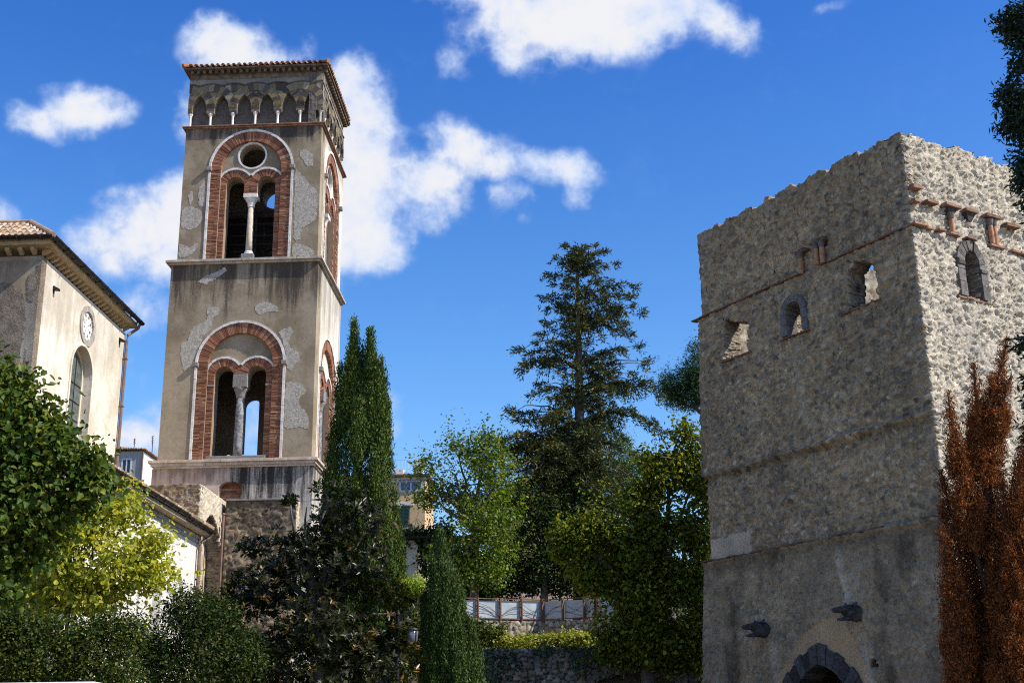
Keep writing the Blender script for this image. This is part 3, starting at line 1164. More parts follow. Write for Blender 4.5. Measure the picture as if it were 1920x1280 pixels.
def belfry_window(F, ac, base, spring, R, sub_spring, oculus, pier_bottom, pier_mat, shaft_mat, c_face, wall_c=-.8, low=False):
    """double window: white archivolt, brick order, recessed tympanum with two brick arches on a central column"""
    Rw, Rb, Ri = R, R - .10, R - .535
    sep, ro, rb2, rw2 = .67, .385, .72, .81
    c1, c2, c3 = c_face + .012, c_face - .10, c_face - .17
    # brick surround is the main mesh of the part
    mb = MB()
    for s_ in (-1, 1):
        x0, x1 = sorted((ac + s_ * Rb, ac + s_ * Ri))
        brick_courses(mb, F, x0, x1, base, spring, c_face - .3, c1 - .02)
        x0, x1 = sorted((ac + s_ * (Ri - .004), ac + s_ * (sep + ro)))
        brick_courses(mb, F, x0, x1, base, sub_spring, c_face - .34, c2)
    n = int(math.pi * (Ri + Rb) / 2 / .064)
    mb.ring(F, ac, spring, Ri, Rb, 0, 180, n, c_face - .3, c1 - .02, lambda i: bcol(random.uniform(.6, 1.3)), gap=.10)
    mb.ring(F, ac, spring, Ri + .005, Rb - .005, 0, 180, 40, c_face - .29, c1 - .045, lambda i: (.22, .145, .095, 1))
    for s_ in (-1, 1):
        cx = ac + s_ * sep
        t0, t1 = (0, 180)
        # the inner haunch stops where the two arches meet
        lim = math.degrees(math.acos(min(1, sep / rb2)))
        lo_, hi_ = (lim if s_ < 0 else 0), (180 - lim if s_ > 0 else 180)
        n = 34
        mb.ring(F, cx, sub_spring, ro, rb2, lo_, hi_, n, c_face - .34, c2, lambda i: bcol(random.uniform(.6, 1.3)), gap=.10)
        mb.ring(F, cx, sub_spring, ro + .004, rb2 - .004, lo_, hi_, 26, c_face - .33, c2 - .02, lambda i: (.22, .145, .095, 1))
    if pier_mat is None:
        brick_courses(mb, F, ac - (sep - ro), ac + (sep - ro), pier_bottom, sub_spring, c_face - .34, c2)
    # fill between the two inner haunches
    tri = [(ac - (sep - ro), sub_spring - .01), (ac + (sep - ro), sub_spring - .01), (ac + .16, sub_spring + .24), (ac, sub_spring + .30), (ac - .16, sub_spring + .24)]
    mb.prism(F, [tri], c_face - .34, c2 - .015, (.30, .13, .075, 1))
    win = mb.build('belfry_window', m_brick, bell_tower)
    # tympanum plate with openings, running back through the wall
    tb = sub_spring - .02
    out_ = [(ac - Ri - .02, tb), (ac - sep - ro, tb)]
    out_ += [(ac - sep + ro * math.cos(math.pi - math.pi * i / 14), sub_spring + ro * math.sin(math.pi * i / 14)) for i in range(15)]
    out_ += [(ac - sep + ro, tb), (ac + sep - ro, tb)]
    out_ += [(ac + sep + ro * math.cos(math.pi - math.pi * i / 14), sub_spring + ro * math.sin(math.pi * i / 14)) for i in range(15)]
    out_ += [(ac + sep + ro, tb), (ac + Ri + .02, tb), (ac + Ri + .02, spring)]
    out_ += [(ac + (Ri + .02) * math.cos(math.pi * i / 26), spring + (Ri + .02) * math.sin(math.pi * i / 26)) for i in range(1, 27)]
    mt = MB()
    holes = [circ_pts(ac, spring + .66, .565)] if oculus else []
    mt.prism(F, [out_] + holes, wall_c, c3)
    for s_ in (-1, 1):        # jambs of the openings behind the brick
        x0, x1 = sorted((ac + s_ * (sep + ro + .012), ac + s_ * (Ri + .02)))
        mt.box(F, x0, x1, base, tb - .004, wall_c, c_face - .30)
    mt.build('tympanum', m_pl_front if F is BF else m_pl_side, win)
    if pier_mat is not None:
        mp = MB()
        mp.box(F, ac - (sep - ro) - .01, ac + (sep - ro) + .01, pier_bottom, sub_spring + .02, c_face - .62, c2 + .02)
        mp.build('impost_block', pier_mat, win, bevel=.015)
    else:
        mp = MB()
        mp.box(F, ac - (sep - ro) + .002, ac + (sep - ro) - .002, pier_bottom + .002, sub_spring, c_face - .62, c_face - .345)
        mp.build('impost_block', m_pl_front, win)
    # white archivolts: the great hood on its jamb strips, imposts, and the small double hood
    mw = MB()
    mw.ring(F, ac, spring, Rb, Rw, 0, 180, 17, c_face - .1, c_face + .035, lambda i: (random.uniform(.85, 1.05),) * 3 + (1,), gap=.008)
    for s_ in (-1, 1):
        x0, x1 = sorted((ac + s_ * Rb, ac + s_ * Rw))
        b = base
        while b < spring - .01:
            l_ = min(random.uniform(.32, .5), spring - b)
            mw.box(F, x0, x1, b + .004, b + l_ - .004, c_face - .1, c_face + .03 + random.uniform(0, .01), (random.uniform(.85, 1.05),) * 3 + (1,))
            b += l_
    mw.build('archivolt', m_white, win)
    for s_ in (-1, 1):
        mw = MB()
        mw.box(F, min(ac + s_ * (Rw + .07), ac + s_ * (Rb - .06)), max(ac + s_ * (Rw + .07), ac + s_ * (Rb - .06)), spring - .10, spring + .08, c_face - .05, c_face + .16)
        mw.build('impost', m_greypier, win, bevel=.02)
    mw = MB()
    for s_ in (-1, 1):
        cx = ac + s_ * sep
        lim = math.degrees(math.acos(min(1, sep / rw2)))
        lo_, hi_ = (lim if s_ < 0 else 0), (180 - lim if s_ > 0 else 180)
        mw.ring(F, cx, sub_spring, rb2, rw2, lo_, hi_, 9, c_face - .2, c2 + .045, lambda i: (random.uniform(.85, 1.05),) * 3 + (1,), gap=.01)
        xa, xb = sorted((cx + s_ * rb2, cx + s_ * rw2))
        mw.box(F, xa, xb, sub_spring - .38, sub_spring, c_face - .2, c2 + .045)
        if low:
            mw.box(F, min(xa, cx + s_ * ro), max(xb, cx + s_ * ro), sub_spring - .46, sub_spring - .385, c_face - .3, c2 + .06, (.35, .33, .3, 1))
        else:
            mw.box(F, xa - .02, xb + .02, sub_spring - .43, sub_spring - .385, c_face - .2, c2 + .07)
    mw.build('double_hood', m_white, win)
    if oculus:
        mo = MB()
        mo.ring(F, ac, spring + .66, .565, .64, 0, 360, 20, c3 - .05, c3 + .05, lambda i: (1, 1, 1, 1))
        mo.build('oculus_rim', m_white, win)
    # central column
    cb = base
    cc = c_face - .36
    top = pier_bottom
    mc = MB()
    if low:
        mc.lathe(F.P(ac, cb + .20, cc), [(.205, 0), (.20, .4), (.18, (top - cb) * .55), (.165, top - cb - .62)], 16)
        col = mc.build('column', shaft_mat, win, smooth=True)
        mk_ = MB()
        h0 = top - .42
        mk_.lathe(F.P(ac, h0, cc), [(.165, 0), (.19, .03), (.20, .12), (.24, .28), (.29, .36), (.29, .42)], 12)
        mk_.build('capital', m_greypier, col, smooth=True)
        ms = MB()
        for s_ in (-1, 1):
            ms.tube([F.P(ac + s_ * .30, cb + .10, cc - .12), F.P(ac + s_ * .30, cb + .10, cc + .30)], .105, 12)
        ms.box(F, ac - .32, ac + .32, cb + .02, cb + .09, cc - .2, cc + .27)
        ms.build('scroll_base', m_white, col)
    else:
        mc.lathe(F.P(ac, cb + .48, cc), [(.15, 0), (.145, .5), (.125, top - cb - 1.05)], 16)
        col = mc.build('column', shaft_mat, win, smooth=True)
        mk_ = MB()
        h0 = top - .55
        mk_.lathe(F.P(ac, h0, cc), [(.125, 0), (.15, .02), (.145, .07), (.18, .22), (.26, .36), (.27, .38)], 10)
        mk_.box(F, ac - .29, ac + .29, h0 + .38, top, cc - .26, cc + .27)
        mk_.build('capital', m_marble, col)
        ms = MB()
        ms.lathe(F.P(ac, cb + .30, cc), [(.24, 0), (.24, .05), (.19, .09), (.20, .12), (.16, .18)], 14)
        ms.build('moulded_base', m_marble, col)
        ms = MB()
        ms.box(F, ac - .26, ac + .26, cb - .02, cb + .30, cc - .26, cc + .28)
        ms.build('plinth', m_greypier, col, bevel=.01)
    return win


LB, LT = -8.42, -.09          # lower storey
UB, UT = .10, 6.22            # upper storey
uc = -3.05
# --- lower storey walls
def storey(b0, b1, aL, aR, cf, dep, win_spec, back_open, crn):
    R, spr, wb = win_spec
    mb = MB()
    mb.prism(BF, [rect(aL, aR, b0, b1), arch_pts(uc, spr, R - .02, wb, 30)], cf - .8, cf)
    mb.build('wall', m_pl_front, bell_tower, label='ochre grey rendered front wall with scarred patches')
    mb = MB()
    rc = dep / 2 + .1
    mb.prism(BR, [rect(.8 - cf * 0, dep, b0, b1), arch_pts(rc, spr, R - .02, wb, 30)], aR - .8, aR)
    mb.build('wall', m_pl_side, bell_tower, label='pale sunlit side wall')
    mb = MB()
    mb.box(BR, .8 - cf, dep - .8, b0, b1, aL, aL + .8)                     # far left side
    loops = [rect(aL, aR - .8, b0, b1)]
    if back_open == 'pair':
        loops += [arch_pts(uc - .67, spr - .45, .385, wb + .05, 16), arch_pts(uc + .67, spr - .45, .385, wb + .05, 16)]
    else:
        loops += [circ_pts(uc, spr + .66, .565)]
    BK = Frame(BR.P(dep, 0, 0), 92.37)
    mb.prism(BK, loops, 0, .8)
    mb.build('wall', m_pl_inner, bell_tower)


m_pl_inner = simple_mat('inner_render', (.13, .105, .08), (.20, .165, .13), 2, .95, .5)
storey(LB, LT, -6.17, 0.0, 0.0, DEPTH, (1.86, -4.45, -8.40), 'pair', 0)
storey(UB, UT, -5.97, -.06, -.07, DEPTH - .06, (1.835, 4.28, .12), 'oculus', 0)
belfry_window(BF, uc, -8.40, -4.45, 1.86, -4.90, False, -5.40, m_greypier, m_greyshaft, 0.0, low=True)
belfry_window(BF, uc, .12, 4.28, 1.835, 3.55, True, 3.16, None, m_creamshaft, -.07)
belfry_window(BR, DEPTH / 2 + .1, -8.40, -4.45, 1.86, -4.90, False, -5.40, m_greypier, m_greyshaft, 0.0, low=True)
BR2 = Frame(BR.P(0, 0, -.06), 2.37)
belfry_window(BR2, DEPTH / 2 + .1, .12, 4.28, 1.835, 3.55, True, 3.16, None, m_creamshaft, 0.0)
mb = MB()
mb.box(BF, -5.3, -.85, -8.7, LB + .02, -4.6, -.85)
mb.build('floor_slab', m_pl_inner, bell_tower)
mb = MB()
mb.box(BF, -5.3, -.85, -.35, .11, -4.6, -.85)
mb.build('floor_slab', m_pl_inner, bell_tower)
mb = MB()
mb.box(BF, -5.3, -.85, 6.2, 6.4, -4.6, -.85)
mb.build('floor_slab', m_pl_inner, bell_tower)
mb = MB()
mb.box(BF, uc - 1.2, uc + 1.2, -8.42, -8.25, -.75, .03)
mb.build('window_sill', m_greypier, bell_tower, bevel=.02)


def cornice(prof, mat, aL, aR, dep, cf, name='cornice', nseg=10):
    """string course round the front and both sides; prof: [(b0, b1, projection)]"""
    mb = MB()
    for (b0, b1, p) in prof:
        a = aL - p
        k = 0
        while a < aR + p - .01:
            l_ = min(random.uniform(.5, .95), aR + p - a)
            if aR + p - (a + l_) < .2:
                l_ = aR + p - a
            g = random.uniform(.85, 1.12)
            mb.box(BF, a + .003, a + l_ - .003, b0, b1, cf - .05, cf + p + random.uniform(-.006, .006), (g, g, g * .98, 1))
            a += l_
        a = -cf + .055
        while a < dep + p - .01:
            l_ = min(random.uniform(.5, .95), dep + p - a)
            g = random.uniform(.85, 1.12)
            mb.box(BR, a + .003, a + l_ - .003, b0, b1, aR - .05, aR + p + random.uniform(-.006, .006), (g, g, g * .98, 1))
            a += l_
        mb.box(BR, -cf, dep + p, b0, b1, aL - p, aL + .05)
    return mb.build(name, mat, bell_tower, bevel=.006)


m_corn_a = simple_mat('cornice_stone', (.33, .28, .23), (.50, .44, .37), 3, .85, .4, attr=True)
m_corn_p = simple_mat('pink_cornice', (.46, .35, .28), (.60, .51, .43), 3, .85, .3, attr=True)
cornice([(-.10, -.02, .10), (-.02, .08, .20)], m_corn_a, -6.17, 0.0, DEPTH, 0.0)
cornice([(6.20, 6.26, .07), (6.26, 6.31, .15)], m_terra_a, -5.97, -.06, DEPTH - .06, -.07)
cornice([(-8.74, -8.66, .10), (-8.66, -8.54, .18), (-8.54, -8.43, .27)], m_corn_p, -6.20, .03, DEPTH, 0.02)
# base storey with its little segmental niche
mb = MB()
niche = [(-3.62, -10.12), (-2.75, -10.12), (-2.75, -9.48)] + [(-3.185 + .435 * math.cos(math.pi * i / 12), -9.48 + .19 * math.sin(math.pi * i / 12)) for i in range(1, 12)] + [(-3.62, -9.48)]
nl = [(-6.34, -10.14), (-3.62, -10.14), (-3.62, -9.48), (-3.50, -9.37), (-3.37, -9.31), (-3.185, -9.29), (-3.185, -8.74), (-6.34, -8.74)]
nr = [(-3.185, -8.74), (-3.185, -9.29), (-3.0, -9.31), (-2.87, -9.37), (-2.75, -9.48), (-2.75, -10.14), (.08, -10.14), (.08, -8.74)]
mb.prism(BF, [nl], -.5, .06)
mb.prism(BF, [rect(-6.34, -3.185, -18.2, -10.14)], -.5, .055)
mb.build('base', m_pl_base, bell_tower, label='pink rendered part of the tower base')
mb = MB()
mb.prism(BF, [nr], -.5, .057)
mb.prism(BF, [rect(-3.184, .08, -18.2, -10.14)], -.5, .052)
mb.prism(BR, [rect(.5, DEPTH + .1, -18.2, -8.74)], -.4, .08)
mb.build('base', m_pl_stain, bell_tower, label='pale tower base with black rain streaks')
mb = MB()
brick_courses(mb, BF, -3.70, -2.68, -10.14, -9.2, -.42, -.22, .09)
mb.build('niche_back', m_brick, bell_tower)

# scarred patches where the render has come away (thin raised shapes with their own outlines)
PATCHES = [
    [(-4.545, -2.007), (-4.078, -2.003), (-4.025, -2.2), (-4.264, -2.459), (-4.363, -2.943), (-4.641, -3.243), (-4.778, -3.764), (-4.93, -4.281), (-5.0, -4.6), (-5.184, -4.665), (-5.396, -4.617), (-5.549, -3.568), (-5.265, -3.401), (-5.129, -2.877), (-4.516, -2.496)],
    [(-2.554, -1.932), (-2.093, -1.811), (-1.616, -2.048), (-1.608, -2.243), (-1.988, -2.259), (-2.322, -2.356), (-2.471, -2.245)],
    [(-1.529, -3.111), (-1.073, -2.948), (-.922, -3.172), (-1.093, -3.517), (-1.014, -3.824), (-.695, -4.051), (-.627, -4.312), (-.843, -4.566), (-.943, -4.779), (-1.131, -4.644), (-1.21, -4.036), (-1.345, -3.51)],
    [(-1.146, -5.314), (-.438, -5.392), (-.303, -5.695), (-.583, -5.942), (-.529, -6.283), (-.229, -6.628), (-.142, -7.217), (-.539, -7.141), (-1.114, -7.127)],
    [(-4.998, -.873), (-4.797, -.653), (-4.335, -.486), (-3.962, -.27), (-3.803, -.339), (-4.113, -.628), (-4.609, -.929)],
    [(-.973, 5.03), (-.743, 5.064), (-.427, 4.841), (-.409, 4.337), (-.6, 4.302), (-.884, 4.689)],
    [(-1.151, 4.028), (-1.014, 4.065), (-.534, 3.507), (-.173, 2.998), (-.176, 1.932), (-.468, 1.616), (-.765, 1.463), (-.823, .98), (-1.087, .988)],
    [(-1.114, .707), (-.738, .735), (-.2, .397), (-.231, .198), (-1.095, .225)],
    [(-5.846, 2.529), (-5.543, 2.585), (-5.068, 2.339), (-5.043, 1.928), (-5.326, 1.57), (-5.864, 1.629), (-5.92, 2.123)],
    [(-5.663, 3.267), (-5.496, 3.303), (-5.468, 2.846), (-5.585, 2.644)],
    [(-5.216, 3.501), (-4.999, 3.744), (-4.95, 2.581), (-5.204, 2.673)],
    [(-5.9, .9), (-5.5, .75), (-5.1, .95), (-5.3, .45), (-5.7, .3), (-5.92, .35)],
]


def rough_outline(pl, step=.07, amp=.035):
    out = []
    n = len(pl)
    for i in range(n):
        p0, p1, p2, p3 = (np.array(pl[(i + k - 1) % n]) for k in range(4))
        L_ = np.linalg.norm(p2 - p1)
        m_ = max(2, int(L_ / step))
        for j in range(m_):
            t = j / m_
            q = .5 * ((2 * p1) + (-p0 + p2) * t + (2 * p0 - 5 * p1 + 4 * p2 - p3) * t * t + (-p0 + 3 * p1 - 3 * p2 + p3) * t ** 3)
            q = .6 * q + .4 * (p1 + (p2 - p1) * t)
            out.append((q[0] + random.uniform(-amp, amp), q[1] + random.uniform(-amp, amp)))
    return out


for pl in PATCHES:
    up = sum(p[1] for p in pl) / len(pl) > 0
    mb = MB()
    mb.prism(BF, [rough_outline(pl)], -.12, .008 - (.07 if up else 0))
    mb.build('plaster_scar', m_patch, bell_tower)

# --- arcaded top storey
m_niche = None


def loggia_mat():
    m_, N, bs, out = new_mat('niche_rubble')
    co = coord(N)
    v = N.n('ShaderNodeTexVoronoi')
    v.inputs['Scale'].default_value = 5.5
    N.l(co, v.inputs['Vector'])
    n = N.noise(co, 9, 5, .7)
    c = N.ramp(v.outputs['Color'], [(.2, (.07, .06, .052)), (.5, (.125, .10, .078)), (.8, (.09, .08, .072))])
    c = N.mix(.5, c, N.ramp(n, [(.3, (.08, .07, .06)), (.7, (.24, .21, .17))]))
    N.l(c, bs.inputs['Base Color'])
    bs.inputs['Roughness'].default_value = .95
    bump(N, bs, N.m('ADD', n, v.outputs['Distance']), .8, .05)
    return m_


m_niche = loggia_mat()
m_vous = simple_mat('voussoir_stone', (.8, .8, .8), (1.12, 1.1, 1.06), 12, .9, .5, attr=True)
m_band = plaster_mat('grey_render', (.20, .175, .14), (.30, .265, .21), [(ZC + 8.9, .6)], amount=.5)
VC = [(.085, .072, .066), (.215, .175, .105), (.26, .225, .17), (.11, .095, .08), (.19, .16, .115)]


def arcade(F, a0, a1, cf, nb, parent, mat_bits=1.0):
    """blind arcade of interlaced arches on short white colonnettes"""
    w_ = (a1 - a0) / nb
    b0, bs_, R1, R0 = 6.31, 7.20, w_ * 1.20, w_ * .82
    mb = MB()
    mb.box(F, a0, a1, b0, 8.80, cf - .6, cf - .30)
    mb.build('niche_wall', m_niche, parent)
    hw = w_ - R0
    half = w_ / 2 - hw
    tip = bs_ + math.sqrt(R0 ** 2 - (w_ / 2) ** 2)
    mp = MB()
    tm = math.asin((tip - bs_) / R0)
    out_ = [(a0, b0 + .66)]
    for i in range(nb):
        mid = a0 + (i + .5) * w_
        out_ += [(mid - half, b0 + .66), (mid - half, bs_)]
        out_ += [(a0 + (i + 1) * w_ - R0 * math.cos(tm * k / 8), bs_ + R0 * math.sin(tm * k / 8)) for k in range(1, 9)]
        out_ += [(a0 + i * w_ + R0 * math.cos(tm * k / 8), bs_ + R0 * math.sin(tm * k / 8)) for k in range(7, -1, -1)]
        out_ += [(mid + half, b0 + .66)]
    out_ += [(a1, b0 + .66), (a1, 8.82), (a0, 8.82)]
    loops = [out_]
    mp.prism(F, loops, cf - .295, cf - .05)
    mp.build('spandrel', m_band, parent)
    clampa = lambda x: min(max(x, a0), a1)

    def bent_ring(mb_, cx, r0, r1, t0, t1, n, c0_, c1_, colf, gap):
        for k in range(n):
            x0 = rad(t0 + (t1 - t0) * (k + gap) / n)
            x1 = rad(t0 + (t1 - t0) * (k + 1 - gap) / n)
            pl = [(cx + r * math.cos(x), bs_ + r * math.sin(x)) for (r, x) in ((r0, x0), (r1, x0), (r1, x1), (r0, x1))]
            if all(q[0] <= a0 + .01 for q in pl) or all(q[0] >= a1 - .01 for q in pl):
                continue
            P = [F.P(clampa(q[0]), q[1], c) for c in (c0_, c1_) for q in pl]
            mb_.hexa(P, colf(k))

    for i in range(nb + 1):
        cx = a0 + i * w_
        mv, mpi = MB(), MB()
        off = .024 if i % 2 else 0.0

        def cf_(k, i=i):
            b = VC[(k + i) % 2 if random.random() < .7 else random.randrange(5)]
            g = random.uniform(.7, 1.2)
            return (b[0] * g, b[1] * g, b[2] * g, 1)
        bent_ring(mv, cx, R0, R1 * .985, 0, 180, 13, cf - .12, cf - .012 + off, cf_, .012)
        b = 6.98
        k = 0
        while b < bs_ - .02:
            l_ = min(.11, bs_ - b)
            g = random.uniform(.8, 1.2)
            q = VC[(k + i) % 2]
            mpi.box(F, clampa(cx - hw * .98), clampa(cx + hw * .98), b, b + l_ - .004, cf - .24, cf - .014, (q[0] * g, q[1] * g, q[2] * g, 1))
            b += l_
            k += 1
        mv.build('interlaced_arch', m_vous, parent)
        mpi.build('pier', m_vous, parent)
    for i in range(nb + 1):
        mh = MB()
        bent_ring(mh, a0 + i * w_, R1 * .985, R1 * 1.025, 63, 117, 8, cf - .12, cf + .03, lambda k: (.10, .09, .075, 1), 0)
        mh.build('hood_mould', m_vous, parent)
    for i in range(nb + 1):
        cx = min(max(a0 + i * w_, a0 + .1), a1 - .1)
        mc = MB()
        mc.lathe(F.P(cx, 6.31, cf - .10), [(.075, 0), (.075, .03), (.055, .06), (.050, .48), (.050, .50)], 12)
        o = mc.build('colonnette', m_marble, parent, smooth=True)
        mk_ = MB()
        mk_.lathe(F.P(cx, 6.81, cf - .10), [(.05, 0), (.07, .03), (.065, .06), (.10, .13), (.105, .17)], 8)
        mk_.build('capital', m_marble, o)
    # dark jamb blocks beside the niches
    return


arcade(BF, -5.96, -.07, -.08, 6, bell_tower)
LR = Frame(BR.P(0, 0, -.07), 2.37)
arcade(LR, .08, DEPTH - .06, 0.0, 6, bell_tower)
mb = MB()
mb.box(BR, .7, DEPTH - .1, 6.3, 8.8, -5.96, -5.5)
mb.box(BF, -5.9, -.5, 6.3, 8.8, -5.4, -5.0)
mb.build('niche_wall', m_niche, bell_tower)
# eaves: corbels, tile soffit, roof tiles
m_eavec = simple_mat('dark_corbel', (.10, .075, .055), (.22, .17, .12), 4, .9, .4)
m_roof = simple_mat('roof_tile', (.75, .75, .75), (1.15, 1.12, 1.05), 7, .9, .5, attr=True)
TILEC = [(.40, .17, .085), (.33, .135, .07), (.46, .24, .14), (.27, .13, .08), (.20, .12, .085), (.42, .28, .19)]


def tcol(k=1.0):
    b = random.choice(TILEC)
    g = random.uniform(.75, 1.2) * k
    return (b[0] * g, b[1] * g, b[2] * g, 1)


for i in range(22):
    a = -5.96 + .12 + i * (5.89 - .24) / 21
    mb = MB()
    mb.box(BF, a - .06, a + .06, 8.84, 8.99, -.3, .08)
    mb.build('eaves_corbel', m_eavec, bell_tower)
for i in range(20):
    a = .22 + i * (DEPTH - .3) / 19
    mb = MB()
    mb.box(BR, a - .06, a + .06, 8.84, 8.99, -.3, .08)
    mb.build('eaves_corbel', m_eavec, bell_tower)
mb = MB()
mb.box(BF, -6.18, .15, 8.99, 9.06, -DEPTH - .15, .20)
mb.box(BF, -5.94, -.09, 8.62, 8.99, -DEPTH + .3, -.12)
mb.build('eaves_slab', m_eavec, bell_tower)
AP = BF.P(-3.0, 10.3, -DEPTH / 2)
mb = MB()
cs = [BF.P(-6.22, 9.07, .24), BF.P(.19, 9.07, .24), BF.P(.19, 9.07, -DEPTH - .18), BF.P(-6.22, 9.07, -DEPTH - .18)]
mb.add(cs + [AP], [(0, 1, 4), (1, 2, 4), (2, 3, 4), (3, 0, 4)], (.3, .13, .07, 1))


def tile_rows(mb, p0, p1, apex_line, n, r=.085, length=None, up=.05):
    """rounded cover tiles running up the slope from an eave p0-p1"""
    p0, p1 = np.array(p0), np.array(p1)
    for i in range(n):
        f = (i + .5) / n
        e = p0 + (p1 - p0) * f
        tgt = np.array(apex_line(f))
        d = tgt - e
        L_ = np.linalg.norm(d)
        if L_ < .15:
            continue
        d /= L_
        m_ = max(1, int(L_ / .38))
        for j in range(m_):
            s0, s1 = j * L_ / m_, (j + 1) * L_ / m_ + .05
            lift = np.array([0, 0, up + random.uniform(-.008, .008)])
            side = np.cross(d, [0, 0, 1.0])
            side /= np.linalg.norm(side)
            nrm = np.cross(side, d)
            V = []
            rr = r * random.uniform(.93, 1.06)
            for (s_, r_) in ((s0 - .03, rr), (min(s1, L_), rr * .82)):
                for k in range(7):
                    t = math.pi * k / 6
                    V.append(e + d * s_ + lift * (1 if s_ < s1 - .1 else .6) + side * r_ * math.cos(t) + nrm * r_ * math.sin(t))
            Fc = [(k, k + 1, k + 8, k + 7) for k in range(6)] + [tuple(range(7))]
            mb.add(V, Fc, tcol())


tile_rows(mb, cs[0], cs[1], lambda f: cs[0] + (AP - cs[0]) * (2 * f) * .97 + 0 if f < .5 else cs[1] + (AP - cs[1]) * (2 * (1 - f)) * .97, 27)
tile_rows(mb, cs[1], cs[2], lambda f: cs[1] + (AP - cs[1]) * (2 * f) * .97 if f < .5 else cs[2] + (AP - cs[2]) * (2 * (1 - f)) * .97, 24)
for cpt in (cs[0], cs[1]):
    mb.tube([cpt + (AP - cpt) * .0 + np.array([0, 0, .08]), AP + np.array([0, 0, .08])], .10, 8, (.36, .17, .09, 1))
mb.build('roof', m_roof, bell_tower)

# bells and their iron frame inside the upper belfry
bell_frame = thing('bell_scaffold', BF.P(uc, .11, -2.2), 'dark iron frame of rails and posts standing inside the upper belfry', 'frame')
for bz in (.5, 1.35, 1.75, 2.3, 2.85):
    for c in (-1.55, -3.0):
        mb = MB()
        mb.box(BF, uc - 1.5, uc + 1.5, bz, bz + .05, c, c + .05)
        mb.build('rail', m_black, bell_frame)
mb = MB()
mb.tube([BF.P(uc + .3, .4, -1.62), BF.P(uc + 1.3, 2.0, -1.62)], .045, 6)
mb.build('brace', m_black, bell_frame)
for a in (-1.5, -.05, 1.5):
    for c in (-1.64, -3.1):
        mb = MB()
        mb.box(BF, uc + a - .04, uc + a + .04, .11, 2.95, c, c + .08)
        mb.build('post', m_black, bell_frame)
mb = MB()
mb.box(BF, -5.1, -1.0, .12, 3.9, -4.55, -4.45)
mb.build('back_screen', m_dark, bell_frame)
m_bronze = simple_mat('bronze', (.10, .085, .06), (.17, .15, .11), 6, .4, .1, metal=.8)
for (a, s_, lb) in ((-.72, .8, 'small bronze bell hanging behind the left light of the upper belfry'), (.72, 1.0, 'larger bronze bell hanging behind the right light of the upper belfry')):
    p = BF.P(uc + a, .62, -1.9)
    bl = thing('bell', p, lb, 'bell')
    mb = MB()
    prof = [(.36, 0), (.33, .05), (.27, .16), (.22, .34), (.19, .50), (.12, .58), (.04, .60)]
    mb.lathe(p, [(r * s_, z * s_) for r, z in prof], 20)
    mb.build('bell_body', m_bronze, bl, smooth=True)
    mb = MB()
    mb.box(BF, uc + a - .32, uc + a + .32, .62 + .62 * s_, .62 + .80 * s_, -1.98, -1.82)
    mb.build('headstock', m_dark, bl)

# ================================================================== church on the left
CC = at(57.4, 693, 42.0)
CW = Frame(CC, 2.44)          # sunlit side wall, a from 0 (near corner) to 8.75
CF = Frame(CC, 92.44)         # end wall in shade, a runs negative to the left
church = thing('church', (CC[0], CC[1], 2.0), 'cream rendered church with hipped tile roof, rose window and tall arched window', 'church')
ZCH = float(CC[2])
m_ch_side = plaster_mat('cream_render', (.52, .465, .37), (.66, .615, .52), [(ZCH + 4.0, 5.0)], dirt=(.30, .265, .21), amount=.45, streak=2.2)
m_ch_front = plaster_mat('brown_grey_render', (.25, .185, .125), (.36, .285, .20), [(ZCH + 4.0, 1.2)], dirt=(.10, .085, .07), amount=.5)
m_glass = simple_mat('leaded_glass', (.06, .075, .07), (.12, .145, .13), 4, .22, .1, spec=.5)
m_grey_st = simple_mat('grey_tuff', (.20, .185, .165), (.30, .28, .25), 10, .9, .5)
m_ochre = simple_mat('ochre_stone', (.33, .24, .13), (.46, .36, .22), 5, .9, .4)
m_gutter = simple_mat('dark_gutter', (.020, .017, .016), (.045, .037, .033), 5, .5, .15, metal=.4)
m_pipe = simple_mat('brown_pipe', (.17, .105, .085), (.24, .16, .13), 4, .5, .1, metal=.2)

cx_, cs_ = 4.43, 1.18
mb = MB()
mb.prism(CW, [rect(0, 8.75, -13.0, 4.15), arch_pts(cx_, cs_, 1.03, -4.2, 24), circ_pts(4.6, 3.08, .66, 32)], -.42, 0)
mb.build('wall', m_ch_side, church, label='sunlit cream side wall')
mb = MB()
mb.box(CF, -11.0, -.0, -13.0, 4.15, -.42, 0.0)
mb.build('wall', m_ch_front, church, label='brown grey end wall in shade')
# scarred patch on the end wall
m_scar2 = simple_mat('scarred_brown_plaster', (.15, .12, .09), (.26, .215, .165), 2.5, .95, 1.0, bscale=14, bdist=.08)
mb = MB()
for pl in ([(-1.9, 2.9), (-1.2, 3.2), (-.5, 2.7), (-.35, 1.5), (-.5, .2), (-.8, -.6), (-1.6, -.5), (-1.9, 1.2)], [(-.45, 3.3), (-.12, 3.5), (-.1, 2.6), (-.3, 2.5)]):
    mb.prism(CF, [rough_outline(pl, .06, .05)], -.1, .02)
mb.build('plaster_scar', m_scar2, church)
wn = MB()
wn.ring(CW, cx_, cs_, 1.03, 1.13, 0, 180, 14, -.05, .05, lambda i: (1, 1, 1, 1))
for s_ in (-1, 1):
    x0, x1 = sorted((cx_ + s_ * 1.03, cx_ + s_ * 1.13))
    wn.box(CW, x0, x1, -4.2, cs_, -.05, .05)
win = wn.build('window', m_ch_side, church)
mb = MB()
mb.prism(CW, [arch_pts(cx_, cs_, .90, -4.1, 20)], -.36, -.345)
mb.build('pane', m_glass, win)
mb = MB()
mb.ring(CW, cx_, cs_, .90, 1.05, 0, 180, 16, -.41, -.30, lambda i: (1, 1, 1, 1))
